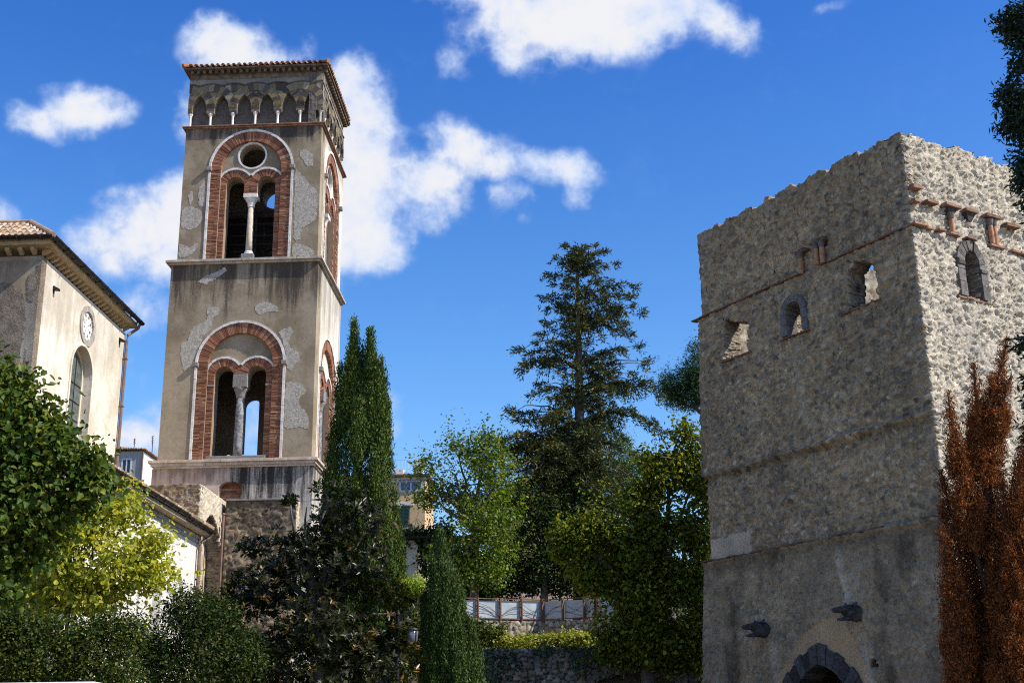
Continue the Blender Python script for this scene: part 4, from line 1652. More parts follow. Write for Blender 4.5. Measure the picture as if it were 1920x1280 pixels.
for s_ in (-1, 1):
    x0, x1 = sorted((cx_ + s_ * .90, cx_ + s_ * 1.05))
    mb.box(CW, x0, x1, -4.2, cs_, -.41, -.30)
mb.build('window_frame', m_ch_side, win)
mb = MB()
for k in (-.30, .30):
    mb.box(CW, cx_ + k - .018, cx_ + k + .018, -4.1, cs_ + .78, -.36, -.325)
for i in range(8):
    mb.box(CW, cx_ - .9, cx_ + .9, -3.9 + i * .68 - .015, -3.9 + i * .68 + .015, -.36, -.322)
mb.build('glazing_bar', m_gutter, win)
# rose window
rw = MB()
rw.ring(CW, 4.6, 3.08, .56, .78, 0, 360, 24, -.12, .05, lambda i: (random.uniform(.85, 1.15),) * 3 + (1,), gap=.01)
rose = rw.build('rose_window', simple_mat('rose_rim', (.26, .24, .21), (.36, .33, .29), 10, .9, .5, attr=True), church)
mb = MB()
for i in range(8):
    t = 2 * math.pi * (i + .5) / 8
    cxp, czp = 4.6 + .40 * math.cos(t), 3.08 + .40 * math.sin(t)
    mb.ring(CW, cxp, czp, .085, .155, 0, 360, 10, -.14, -.03, lambda i: (1, 1, 1, 1))
for i in range(8):
    t = 2 * math.pi * i / 8
    u_, v_ = math.cos(t), math.sin(t)
    P = [CW.P(4.6 + u_ * r - v_ * w, 3.08 + v_ * r + u_ * w, c) for c in (-.14, -.02) for (r, w) in ((.16, .05), (.16, -.05), (.57, -.10), (.57, .10))]
    mb.hexa(P)
mb.ring(CW, 4.6, 3.08, .0, .17, 0, 360, 14, -.13, -.025, lambda i: (1, 1, 1, 1))
mb.build('tracery', m_white, rose)
mb = MB()
mb.prism(CW, [circ_pts(4.6, 3.08, .60)], -.30, -.16)
mb.build('pane', m_grey_st, rose)
# eaves
def corbel(F, a, w_):
    mb = MB()
    q = [F.P(a + s_ * w_, b, c) for (b, c) in ((4.20, -.05), (4.42, -.05), (4.33, .20), (4.42, .23)) for s_ in (-1, 1)]
    mb.hexa([q[0], q[1], q[3], q[2], q[4], q[5], q[7], q[6]])
    mb.build('eaves_corbel', m_ochre, church)


for i in range(24):
    corbel(CW, .12 + i * 8.5 / 23, .065)
for i in range(10):
    corbel(CF, -.30 - i * .45, .075)
mb = MB()
mb.box(CW, -.42, 8.95, 4.42, 4.62, -.5, .40)
mb.box(CF, -11, -.43, 4.425, 4.625, -.5, .40)
mb.build('eaves', m_ochre, church)
# roof
E0 = CF.P(.48, 4.66, .48)
E1 = CF.P(-11.0, 4.66, .48)
E2 = CW.P(9.05, 4.66, .48)
tin, rise = 1.55, 1.16
R0_ = E0 - CF.u * tin + CW.u * tin + np.array([0, 0, rise])
R1_ = E1 + CW.u * tin + np.array([0, 0, rise])
R2_ = E2 - CF.u * tin - CW.u * tin + np.array([0, 0, rise])
mb = MB()
ca = (.42, .26, .16, 1)
mb.add([E0, E1, R1_, R0_, E2, R2_], [(0, 1, 2, 3), (4, 0, 3, 5)], ca)
mb.add([R0_, R1_, E1 + CW.u * 9.0 + np.array([0, 0, rise]), R2_], [(0, 1, 2, 3)], ca)
TILEC_OLD = TILEC
TILEC = [(.48, .35, .25), (.40, .27, .18), (.55, .44, .34), (.33, .23, .16), (.44, .32, .23), (.27, .20, .15)]
tile_rows(mb, E1, E0, lambda f: (E1 + (E0 - E1) * f) + (CW.u * tin + np.array([0, 0, rise])) * min(1, (1 - f) * 11.48 / tin), 50, .10)
tile_rows(mb, E0, E2, lambda f: (E0 + (E2 - E0) * f) + (-CF.u * tin + np.array([0, 0, rise])) * min(1, f * 9.05 / tin, (1 - f) * 9.05 / tin), 34, .10)
mb.tube([E0 + np.array([0, 0, .09]), R0_ + np.array([0, 0, .1])], .11, 8, (.38, .25, .16, 1))
mb.tube([R0_ + np.array([0, 0, .08]), R1_ + np.array([0, 0, .08])], .11, 8, (.40, .27, .18, 1))
mb.build('roof', m_roof, church)
TILEC = TILEC_OLD


def gutter(F, a0, a1, b, c, r, parent, mat):
    mb = MB()
    V, Fc = [], []
    for a in (a0, a1):
        for rr in (r, r - .012):
            for k in range(9):
                t = math.pi + math.pi * k / 8
                V.append(F.P(a, b + rr * math.sin(t), c + rr * math.cos(t)))
    for k in range(8):
        Fc += [(k, k + 1, 19 + k, 18 + k), (9 + k, 27 + k, 28 + k, 10 + k), (k, 9 + k, 10 + k, k + 1), (18 + k, 19 + k, 28 + k, 27 + k)]
    Fc += [(0, 18, 27, 9), (8, 17, 35, 26)]
    mb.add(V, Fc)
    n = max(2, int(abs(a1 - a0) / .8))
    for i in range(n):
        a = a0 + (a1 - a0) * (i + .5) / n
        mb.box(F, a - .015, a + .015, b - r - .012, b + .01, c - r - .012, c + r + .012)
    return mb.build('gutter', mat, parent)


gutter(CW, -.55, 9.1, 4.68, .56, .105, church, m_gutter)
gutter(CF, -11, .55, 4.68, .575, .105, church, m_gutter)
mb = MB()
mb.tube([CW.P(8.98, 4.6, .5), CW.P(8.98, 4.42, .42), CW.P(8.70, 4.05, .12), CW.P(8.70, 3.8, .10), CW.P(8.70, -13, .10)], .065, 8)
for b in (3, 1, -1, -3):
    mb.box(CW, 8.61, 8.79, b, b + .04, 0, .18)
mb.build('downpipe', m_pipe, church)
for (a, b) in ((1.2, 3.33), (8.12, 3.62)):
    mb = MB()
    mb.box(CW, a - .05, a + .05, b - .14, b + .14, -.02, .03)
    P = [CW.P(a - .09, b - .02, .02), CW.P(a + .09, b - .02, .02), CW.P(a + .09, b + .12, .02), CW.P(a - .09, b + .12, .02), CW.P(a - .07, b - .06, .22), CW.P(a + .07, b - .06, .22), CW.P(a + .07, b + .02, .22), CW.P(a - .07, b + .02, .22)]
    mb.hexa(P)
    mb.build('wall_bracket', m_gutter, church)

# ================================================================== low white annex in front of the bell tower
LC = at(371.8, 1005.9, 46.5)
LW = Frame(LC, 2.44)
LF = Frame(LC, 92.44)
annex = thing('annex', (LC[0], LC[1], 2.0), 'low white annex with dark gutter and sloping tile roof below the church', 'building')
m_whitewash = plaster_mat('white_render', (.62, .585, .52), (.70, .67, .61), [(float(LC[2]), 2.5)], dirt=(.42, .38, .32), amount=.35, streak=2.0)
mb = MB()
nich = arch_pts(-1.80, -1.80, .16, -2.25, 10)
mb.prism(LW, [rect(-12.0, 0, -7.5, .02), nich], -.3, 0)
mb.box(LF, -4.6, -.3, -7.5, .02, -.3, 0)
mb.box(LW, -1.98, -1.62, -2.3, -1.6, -.31, -.22)
mb.build('wall', m_whitewash, annex)
mb = MB()
mb.box(LW, -12, .04, -.25, -.12, -.05, .05)
mb.box(LW, -12, .06, -.12, .02, -.05, .09)
mb.build('frieze', simple_mat('grey_frieze', (.30, .285, .255), (.40, .38, .345), 3, .9, .3), annex)
mb = MB()
mb.box(LW, -6.2, -4.62, -7.5, -.25, -.05, .07)
P = [LW.P(-4.9, -7.5, 0), LW.P(-3.95, -7.5, 0), LW.P(-3.95, -1.08, 0), LW.P(-4.9, -1.35, 0), LW.P(-4.9, -7.5, .34), LW.P(-3.95, -7.5, .34), LW.P(-3.95, -1.22, .34), LW.P(-4.9, -1.75, .34)]
mb.hexa(P)
mb.build('buttress', m_whitewash, annex)
mb = MB()
mb.tube([LW.P(-3.62, -1.2, .0), LW.P(-3.62, -1.22, .12), LW.P(-3.62, -1.34, .2)], [.09, .085, .075], 10)
mb.build('drain_spout', m_terra, annex)
mb = MB()
mb.box(LW, -12, .12, .03, .16, -.3, .42)
mb.build('eaves', simple_mat('eaves_board', (.34, .27, .18), (.45, .37, .26), 4, .9, .3), annex)
gutter(LW, -12, -3.0, .26, .50, .10, annex, m_gutter)
gutter(LW, -3.0, .28, .20, .50, .10, annex, m_gutter)
mb = MB()
mb.tube([LW.P(.05, .12, .50), LW.P(.05, -.02, .40), LW.P(-.14, -.22, .16), LW.P(-.14, -.4, .12), LW.P(-.14, -7.5, .12)], .06, 8)
mb.build('downpipe', m_pipe, annex)
A0, A1 = LW.P(-12, .24, .46), LW.P(.28, .24, .46)
upv = -LW.n * 5.2 + np.array([0, 0, 1.95])
mb = MB()
mb.add([A0, A1, A1 + upv, A0 + upv], [(0, 1, 2, 3)], (.42, .28, .18, 1))
TILEC = [(.50, .36, .24), (.42, .27, .16), (.56, .44, .32), (.34, .23, .15), (.30, .24, .13)]
tile_rows(mb, A0, A1, lambda f: A0 + (A1 - A0) * f + upv, 46, .11)
TILEC = TILEC_OLD
mb.build('roof', m_roof, annex)

# ================================================================== stone archway between annex and bell tower
AC = at(377, 907, 46.6)
AR = Frame(AC, 2.44)
AF = Frame(AC, 92.44)
archway = thing('stone_archway', (AC[0], AC[1], 2.0), 'rough stone archway block joining the white annex to the bell tower foot', 'archway')
ah = pointed(1.72, 1.55, -2.7, -.84, -9.5)


def disp_arch(u, v):  # sunlit side: the block's stone coloured paler for the sun
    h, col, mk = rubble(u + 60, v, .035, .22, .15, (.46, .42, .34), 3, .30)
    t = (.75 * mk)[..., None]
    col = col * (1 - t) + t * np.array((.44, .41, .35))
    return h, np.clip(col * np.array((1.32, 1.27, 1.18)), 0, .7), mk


def disp_archfront(u, v):  # side in shade: the block's stone darkened in the colour
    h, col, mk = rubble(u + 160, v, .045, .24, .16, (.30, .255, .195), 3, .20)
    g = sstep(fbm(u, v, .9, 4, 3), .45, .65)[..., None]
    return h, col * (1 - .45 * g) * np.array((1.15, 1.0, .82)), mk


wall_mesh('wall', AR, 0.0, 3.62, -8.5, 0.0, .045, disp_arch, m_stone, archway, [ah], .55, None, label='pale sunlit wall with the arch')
AF2 = Frame(AC, 92.44)
wall_mesh('wall', AF2, -5.2, -.0, -8.5, lambda u: .02 + (fbm(u, u * 0, .6, 3) - .5) * .08, .05, disp_archfront, m_stone, archway, [], .6, None, label='rubble wall facing the viewer, coloured darker for its shade')
mb = MB()
mb.box(AR, -.0 + .62, 3.6, -9, -.1, -3.4, -.57)
mb.build('inner_wall', simple_mat('tan_render', (.40, .31, .20), (.58, .48, .345), 1.6, .95, .9, bscale=9, bdist=.06), archway)

# ---- rough plinth below the bell tower
BBC = at(424.5, 938.5, 49.58)
BB = Frame(BBC, 92.37)
w_bb = BB.px(556, 950)[0]
BBS = Frame(BB.P(w_bb, 0, 0), 2.37)
plinth = thing('stone_plinth', (BBC[0], BBC[1], 2.0), 'rough grey stone plinth wall under the stained base of the bell tower', 'wall')
plinth['kind'] = 'thing'


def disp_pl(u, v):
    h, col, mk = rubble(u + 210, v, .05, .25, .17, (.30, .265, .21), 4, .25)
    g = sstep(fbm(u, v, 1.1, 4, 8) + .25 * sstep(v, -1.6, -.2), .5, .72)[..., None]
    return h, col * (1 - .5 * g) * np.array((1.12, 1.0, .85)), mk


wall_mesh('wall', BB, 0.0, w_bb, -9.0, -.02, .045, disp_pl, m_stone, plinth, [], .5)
wall_mesh('wall', BBS, .02, 4.6, -9.0, -.02, .06, disp_arch, m_stone, plinth, [], .5)  # plinth side takes the paler sunlit stone colour
mb = MB()
mb.box(BB, -.0, w_bb + .04, -.02, .05, -.4, .08)
mb.build('ledge', m_greypier, plinth, bevel=.01)
mb = MB()
mb.tube([BB.P(.02, -.55, .28), BB.P(-.02, -.62, .22), BB.P(-.02, -9, .16)], .055, 8)
mb.build('downpipe', m_pipe, plinth)


# ================================================================== distant houses
def house_box(F, a0, a1, b0, b1, dep, mat_f, mat_s, root):
    mb = MB()
    mb.box(F, a0, a1, b0, b1, -.3, 0)
    mb.build('wall', mat_f, root)
    mb = MB()
    S_ = Frame(F.P(a1, 0, 0), F.az - 90)
    mb.box(S_, .301, dep, b0, b1, -.3, 0)
    mb.box(S_, .301, dep, b0, b1, -(a1 - a0), -(a1 - a0) + .3)
    mb.box(F, a0 + .3, a1 - .3, b0, b1, -dep, -dep + .3)
    mb.build('wall', mat_s, root)
    return S_


def window(F, a0, a1, b0, b1, root, frame_m, glass_m, w_=.09, mull=True, proud=.03):
    mb = MB()
    mb.prism(F, [rect(a0 - w_, a1 + w_, b0 - w_, b1 + w_), rect(a0, a1, b0, b1)], -.02, proud)
    o = mb.build('window', frame_m, root)
    mb = MB()
    mb.box(F, a0 - .01, a1 + .01, b0 - .01, b1 + .01, -.02, .006)
    mb.build('pane', glass_m, o)
    if mull:
        mb = MB()
        m_ = (a0 + a1) / 2
        mb.box(F, m_ - .05, m_ + .05, b0, b1, .0, proud + .01)
        mb.build('mullion', frame_m, o)
    return o


m_hgrey = simple_mat('grey_house_render', (.30, .30, .28), (.37, .365, .34), .8, .92, .2)
m_hwhite = simple_mat('white_house_render', (.62, .60, .56), (.70, .685, .65), .8, .92, .2)
m_hyel = simple_mat('ochre_house_render', (.52, .36, .185), (.60, .43, .24), .5, .92, .2)
m_wfr = simple_mat('pale_window_frame', (.50, .52, .54), (.60, .62, .63), 3, .6, .1)
m_wgl = simple_mat('window_glass', (.02, .024, .03), (.035, .04, .05), 2, .1, 0, spec=.5)
m_shut = simple_mat('green_shutter', (.015, .055, .045), (.03, .08, .065), 4, .6, .2)
D1 = 110
H1 = at(268, 845, D1)
hz = float(H1[2])
HF = Frame(H1, 92.4)
k1 = D1 / 75
small_house = thing('small_house', (H1[0], H1[1], 2), 'small grey and white house with orange tiled roof seen between church and bell tower', 'house')
HS = house_box(HF, -5.5 * k1, 0, -25, 0, 3.0 * k1, m_hgrey, m_hwhite, small_house)
wa0, wb1 = HF.px(231, 862)
wa1, wb0 = HF.px(243, 886)
window(HF, wa0, wa1, wb0, wb1, small_house, m_wfr, m_wgl, .14)
mb = MB()
e0, e1, e2 = HF.P(-5.8 * k1, .05, .25), HF.P(.25, .05, .25), HS.P(3.2 * k1, .05, .25)
ap = HF.P(-2.6 * k1, .95, -1.6 * k1)
e3 = e0 + (e2 - e1)
mb.add([e0, e1, e2, e3, ap], [(0, 1, 4), (1, 2, 4), (2, 3, 4), (3, 0, 4)], (.42, .2, .11, 1))
mb.add([e0, e1, e2, e3], [(3, 2, 1, 0)], (.3, .15, .09, 1))
tile_rows(mb, e0, e1, lambda f: e0 + (ap - e0) * 2 * f * .97 if f < .5 else e1 + (ap - e1) * 2 * (1 - f) * .97, 40, .11)
tile_rows(mb, e1, e2, lambda f: e1 + (ap - e1) * 2 * f * .97 if f < .5 else e2 + (ap - e2) * 2 * (1 - f) * .97, 20, .11)
mb.build('roof', m_roof, small_house)
mb = MB()
mb.tube([HF.P(.06, -.05, .08), HF.P(.06, -12, .08)], .07, 8)
mb.build('downpipe', m_pipe, small_house)
for (px, y0, y1, pl) in ((251.5, 842, 822, -2.5), (285.5, 846, 817, -1.0)):
    p0, p1 = at(px, y0, D1 + 2.0), at(px + 1, y1, D1 + 2.0)
    mb = MB()
    mb.tube([p0 - np.array([0, 0, .6]), p1], .035, 6)
    for q in (.55, .7, .85, .97):
        c_ = p0 + (p1 - p0) * q
        mb.tube([c_ + np.array([-.18, .22, 0]), c_ + np.array([.18, -.22, 0])], .018, 5)
    mb.build('antenna', m_black, small_house)

D2 = 80
H2 = at(797, 893, D2)
YF = Frame(H2, 93.0)
yellow_house = thing('yellow_house', (H2[0], H2[1], 8), 'ochre yellow house with green shutters and roof terrace behind the cypresses', 'house')
YS = house_box(YF, -6.0, 0, -11, 0, 4.5, m_hyel, m_hyel, yellow_house)
a0, b1 = YF.px(752, 902)
a1, b0 = YF.px(789, 918)
window(YF, a0, a1, b0, b1, yellow_house, m_wfr, simple_mat('reflecting_pane', (.10, .14, .20), (.2, .25, .32), 1.5, .12, 0, spec=.6), .12)
a0, b1 = YF.px(749, 949)
a1, b0 = YF.px(768, 988)
mb = MB()
for k in range(2):
    x0 = a0 + (a1 - a0) * k / 2
    x1 = a0 + (a1 - a0) * (k + 1) / 2
    mb.box(YF, x0 + .01, x1 - .01, b0, b1, -.01, .05)
    for j in range(14):
        bb_ = b0 + .06 + (b1 - b0 - .12) * j / 14
        mb.box(YF, x0 + .05, x1 - .05, bb_, bb_ + .04, .05, .065)
mb.build('shutter', m_shut, yellow_house)
mb = MB()
mb.box(YF, a0 - .2, a1 + .25, b1 + .05, b1 + .25, -.01, .08)
mb.build('lintel', m_hwhite, yellow_house)
mb = MB()
mb.box(YF, a0 - .15, a1 + .15, b0 - .12, b0 - .02, -.01, .1)
mb.build('window_sill', m_hwhite, yellow_house)
mb = MB()
mb.box(YF, -6.0, .02, -.32, -.0, .0, .03)
mb.box(YS, .0, 4.5, -.32, .0, .0, .03)
mb.build('cornice', simple_mat('pale_frieze', (.55, .53, .49), (.62, .6, .56), 2, .9, .2), yellow_house)
mb = MB()
mb.box(YF, -6.3, .3, .0, .12, -4.8, .3)
mb.build('roof', simple_mat('dark_eave', (.12, .055, .045), (.17, .08, .06), 3, .8, .2), yellow_house)
mb = MB()
ch0, _ = YF.px(772, 880)
mb.box(YF, ch0 - .05, ch0 + .55, .12, 1.0, -1.9, -1.3)
mb.box(YF, ch0 - .15, ch0 + .65, 1.0, 1.12, -2.0, -1.2)
mb.box(YF, ch0 + .05, ch0 + .45, 1.12, 1.35, -1.8, -1.4)
mb.box(YF, ch0 - .02, ch0 + .52, 1.35, 1.43, -1.87, -1.33)
mb.build('chimney', m_hwhite, yellow_house)
mb = MB()
for i in range(26):
    a = -5.9 + i * .2
    mb.tube([YF.P(a, .12, -.2), YF.P(a, 1.15, -.2)], .012, 5)
for b in (.25, 1.15):
    mb.tube([YF.P(-5.9, b, -.2), YF.P(-.85, b, -.2)], .016, 5)
mb.build('terrace_railing', m_hwhite, yellow_house)
mb = MB()
mb.box(YF, -2.1, -1.5, .12, .72, -1.5, -.9)
mb.build('rooftop_box', m_hwhite, yellow_house)

# pink wall glimpsed below the cedar
pk = at(1010, 955, 84)
PKF = Frame(pk, 92)
pink = thing('pink_house', (pk[0], pk[1], 8), 'pale pink house wall glimpsed through the lower cedar branches', 'house')
mb = MB()
mb.box(PKF, -3.2, 2.8, -8, .4, -4, 0)
mb.build('wall', simple_mat('pink_render', (.50, .37, .29), (.58, .45, .37), .6, .9, .2), pink)
mb = MB()
mb.box(PKF, -3.4, 3.0, .4, .58, -4.2, .2)
mb.build('roof', m_terra, pink)

# ================================================================== terrace: retaining walls, railing, pergola
m_rwall = stone_mat('dry_stone', 1.0, .6)
m_rwall_d = stone_mat('shade_toned_dry_stone', .62, .6)  # darker copy: deep shade of the trees put into the stone colour


def disp_rw(off, sc=.27, amp=.10, mort=(.10, .085, .06)):
    def f(u, v):
        wu = u + (fbm(u, v, .5, 3, 5) - .5) * .15
        wv = v + (fbm(u, v, .5, 3, 9) - .5) * .15
        F1, F2, ID, DX, DY = worley(wu, wv, sc, sc * .85, off)
        R = HR[ID[..., 0], ID[..., 1]]
        e = F2 - F1
        mk = sstep(e, .03, .22)
        h = np.sqrt(np.clip(mk, 0, 1)) * amp * (.5 + .5 * R[..., 0])
        pal = np.array([(.42, .37, .285), (.35, .31, .24), (.48, .43, .34), (.29, .245, .175), (.39, .325, .225), (.27, .245, .205)])
        sc_ = pal[(R[..., 2] * 5.99).astype(int)] * (.75 + .5 * R[..., 1:2])
        col = np.array(mort) * (1 - mk[..., None]) + sc_ * mk[..., None]
        col = col * (.7 + .6 * fbm(u, v, .1, 3, 8))[..., None]
        return h, col, mk
    return f


FP = [at(820, 1158, 50.2), at(1017, 1162, 52.0), at(1120, 1157, 50.4), at(1345, 1150, 48.2)]
ZF = [float(p[2]) for p in FP]


def seg_frame(p, q):
    d = q - p
    return Frame(p, math.degrees(math.atan2(d[0], d[1]))), float(np.linalg.norm(d[:2]))


upper_wall = thing('retaining_wall', (FP[1][0], FP[1][1], 5.0), 'upper terrace wall of rounded dry stones under the metal railing', 'wall')
upper_wall['kind'] = 'thing'
for i in range(3):
    F_, L_ = seg_frame(FP[i], FP[i + 1])
    zt = (ZF[i], ZF[i + 1])
    wall_mesh('wall', F_, 0.0, L_ + .03, -2.6, lambda u, L_=L_, dz=zt[1] - zt[0]: -.06 + dz * np.clip(u / L_, 0, 1), .05, disp_rw(i + 1), m_rwall, upper_wall, [], .5)
LP0, LP1 = at(880, 1214, 42.5), at(1345, 1206, 41.2)
lower_wall = thing('retaining_wall', (LP1[0] - 3, LP1[1] + .6, 0), 'lower terrace wall of grey stones with a low arch, under the trailing ivy', 'wall')
lower_wall['kind'] = 'thing'
LWF, LWL = seg_frame(LP0, LP1)
ax0, ab0 = LWF.px(1185, 1262)
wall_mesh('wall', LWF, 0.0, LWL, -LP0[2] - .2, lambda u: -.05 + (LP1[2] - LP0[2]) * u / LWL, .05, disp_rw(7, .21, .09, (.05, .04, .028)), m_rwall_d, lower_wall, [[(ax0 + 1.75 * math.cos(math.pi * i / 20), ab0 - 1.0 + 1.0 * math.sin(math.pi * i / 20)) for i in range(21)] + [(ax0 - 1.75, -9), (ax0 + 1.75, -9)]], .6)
mb = MB()
mb.ring(LWF, ax0, ab0 - 1.0, 1.78, 2.0, 0, 180, 26, -.3, .08, lambda i: (random.uniform(.75, 1.2),) * 3 + (1,), gap=.02, sy=.62)
mb.build('arch_ring', simple_mat('arch_stone', (.11, .1, .085), (.17, .155, .13), 8, .9, .5, attr=True), lower_wall)
mb = MB()
mb.box(LWF, ax0 - 2.2, ax0 + 2.2, -9, ab0 + .4, -1.6, -.7)
mb.build('blocking_wall', m_niche, lower_wall)

fence = thing('metal_railing', (FP[1][0], FP[1][1], ZF[1]), 'terrace railing of rusty posts and curved bars in front of pale panels', 'railing')
m_rust = simple_mat('rusty_iron', (.11, .055, .035), (.19, .10, .06), 8, .8, .4)
m_panel = simple_mat('frosted_panel', (.30, .355, .38), (.42, .47, .49), 2.5, .35, .1, spec=.4)


def fence_run(i, pxs):
    p, q = FP[i], FP[i + 1]
    F_, L_ = seg_frame(p, q)
    dz = q[2] - p[2]
    Hh = .80
    xs = []
    for x in pxs:
        a, _ = F_.px(x, 1140)
        xs.append(a)
    ez = lambda a: dz * a / L_
    for k, a in enumerate(xs):
        mb = MB()
        w_ = .024 if not (i == 0 and k == len(xs) - 1) else .06
        mb.box(F_, a - w_, a + w_, ez(a) - .05, ez(a) + Hh + .02, .02, .12)
        mb.build('post', m_rust, fence)
    for k in range(len(xs) - 1):
        x0, x1 = xs[k] + .04, xs[k + 1] - .04
        mb = MB()
        P = [F_.P(x, ez(x) + b, c) for c in (-.03, -.015) for (x, b) in ((x0, .05), (x1, .05), (x1, Hh - .09), (x0, Hh - .09))]
        mb.hexa(P)
        pn = mb.build('panel', m_panel, fence)
        for b in (-.0, Hh - .035):
            mb = MB()
            P = [F_.P(x, ez(x) + b + d, c) for c in (.03, .07) for (x, d) in ((x0, 0), (x1, 0), (x1, .035), (x0, .035))]
            mb.hexa(P)
            mb.build('rail', m_rust, fence)
        # flowing bars
        kinds = {0: [(.1, .55, 1, -1), (.1, .4, .8, 0), (.62, .1, 0, .4)], 1: [(.55, .08, .35, 0), (.68, .1, .3, 0), (.3, .1, .25, 0)], 2: [(.08, .55, .35, 0), (.1, .65, .2, 0), (.08, .3, .25, 0)], 3: [(.66, .25, -.2, 0), (.35, .05, -.1, .1), (.25, .6, -.3, 0)]}
        for (y0, y1, arcv, sk) in kinds[(k + (2 if i else 0)) % 4]:
            mb = MB()
            pts = []
            for j in range(13):
                t = j / 12
                b = y0 * Hh + (y1 - y0) * Hh * t + arcv * .5 * math.sin(math.pi * t) * Hh * .8 + .05
                x = x0 + (x1 - x0) * t
                pts.append(F_.P(x, ez(x) + min(max(b, .04), Hh - .06), .05))
            mb.tube(pts, .008, 6)
            mb.build('curved_bar', m_rust, fence)


fence_run(0, [834, 895, 937, 977, 1016])
fence_run(1, [1019, 1057, 1097, 1118])
fence_run(2, [1122, 1165, 1210, 1255])

pg = at(773, 1060, 60)
pergola = thing('pergola', (pg[0], pg[1], 8), 'white pergola pillar carrying a dark overgrown canopy in front of the yellow house', 'pergola')
pz = float(at(773, 1018, 60)[2])
for dx in (0, 2.6):
    mb = MB()
    mb.box(WORLD, pg[0] - .26 + dx, pg[0] + .26 + dx, 7.5, pz, -60.25, -59.75)
    mb.box(WORLD, pg[0] - .33 + dx, pg[0] + .33 + dx, pz, pz + .1, -60.32, -59.68)
    mb.build('pillar', m_hwhite, pergola)
for k in range(5):
    mb = MB()
    mb.box(WORLD, pg[0] - 1.2, pg[0] + 3.6, pz + .1, pz + .2, -60.9 + k * .4, -60.8 + k * .4)
    mb.build('beam', m_dark, pergola)

# ================================================================== garden lamp
D3 = 27
lp = at(746, 1180, D3)
lamp = thing('lamp_post', (lp[0], lp[1], 0), 'dark iron lamp post with two hanging lanterns among the shrubs', 'lamp')
z_arm = float(at(746, 1154, D3)[2])
mb = MB()
mb.lathe((lp[0], lp[1], 0), [(.12, 0), (.12, .3), (.06, .45), (.045, 2.0), (.035, z_arm), (.05, z_arm + .03), (.01, z_arm + .12)], 12)
mb.build('post', m_black, lamp)
m_lglass = simple_mat('lantern_glass', (.05, .06, .07), (.12, .14, .16), 6, .08, 0, spec=.8)


def lantern(px, ytop, ycap, ybot, D, tilt=0):
    top = at(px, ytop, D)
    cap = at(px, ycap, D)
    bot = at(px, ybot, D)
    mb = MB()
    mb.tube([np.array([lp[0], lp[1], z_arm - .05]), np.array([(lp[0] + top[0]) / 2, (lp[1] + top[1]) / 2, z_arm + .06]), np.array([cap[0], cap[1], float(top[2]) - .12])], [.035, .03, .022], 8)
    mb.tube([top, cap], .015, 8)
    o = mb.build('bracket', m_black, lamp)
    mb = MB()
    mb.lathe(cap, [(.17, -.035), (.16, -.015), (.06, .02), (.02, .05)], 16)
    mb.build('lantern_cap', m_gutter, o)
    mb = MB()
    h = float(cap[2] - bot[2])
    mb.lathe(bot, [(.09, 0), (.125, .03), (.135, h * .5), (.14, h - .035)], 16)
    mb.build('lantern_glass', m_lglass, o, smooth=True)
    mb = MB()
    for k in range(4):
        t = math.pi / 4 + k * math.pi / 2
        d = np.array([math.cos(t), math.sin(t), 0])
        mb.tube([bot + d * .13, bot + d * .148 + np.array([0, 0, h - .03])], .009, 5)
    mb.ring(Frame(bot, 90), 0, 0, .0, .01, 0, 360, 4, -.01, .01)
    mb.build('lantern_bar', m_black, o)


lantern(771.5, 1134, 1177, 1204, D3)
lantern(727, 1171, 1193, 1216, D3 + .4)

# ivy-clad stone pillar behind the lamp
ip = at(787, 1180, 30)
pillar = thing('stone_pillar', (ip[0], ip[1], 0), 'stone pillar overgrown with ivy beside the small cypress', 'pillar')
IPF = Frame((ip[0] - .28, ip[1], 0), 92)
ztop = float(at(787, 1125, 30)[2])
IPS = Frame(IPF.P(.62, 0, 0), 2)
wall_mesh('wall', IPF, 0.0, .62, 0.0, ztop, .04, disp_rw(9, .2, .05), m_rwall, pillar, [], .3)
wall_mesh('wall', IPS, 0.0, .62, 0.0, ztop, .04, disp_rw(11, .2, .05), m_rwall, pillar, [], .3)
mb = MB()
mb.box(IPF, -.08, .72, ztop, ztop + .1, -.7, .08)
mb.build('coping', m_greypier, pillar, bevel=.02)

# low white wall whose top shows at the lower left corner
wp = at(0, 1278.6, 8.0)
lw = MB()
wz = float(at(60, 1278.6, 8.0)[2])
pw = Frame((wp[0] - 3.0, 8.0, 0), 90)
lw.box(pw, 0, 3.0 + (at(168, 1279, 8)[0] - wp[0]), 0, wz - .05, -.3, 0)
lw.box(pw, -.05, 3.05 + (at(168, 1279, 8)[0] - wp[0]), wz - .05, wz, -.34, .04)
o = lw.build('white_wall', m_hwhite, None, base=(wp[0], 8.0, 0), bevel=.02)
tag(o, 'low white garden wall whose coping just shows below the corner shrub', 'wall', kind='thing')

# ================================================================== vegetation
m_bark = simple_mat('bark', (.07, .055, .042), (.14, .115, .09), 6, .95, .8)
m_bark_grey = simple_mat('grey_bark', (.07, .063, .053), (.12, .11, .095), 5, .95, .6)
m_bark_dead = simple_mat('dead_wood', (.055, .035, .025), (.11, .07, .05), 6, .95, .5)


def unit(v):
    return v / (np.linalg.norm(v, axis=-1, keepdims=True) + 1e-9)


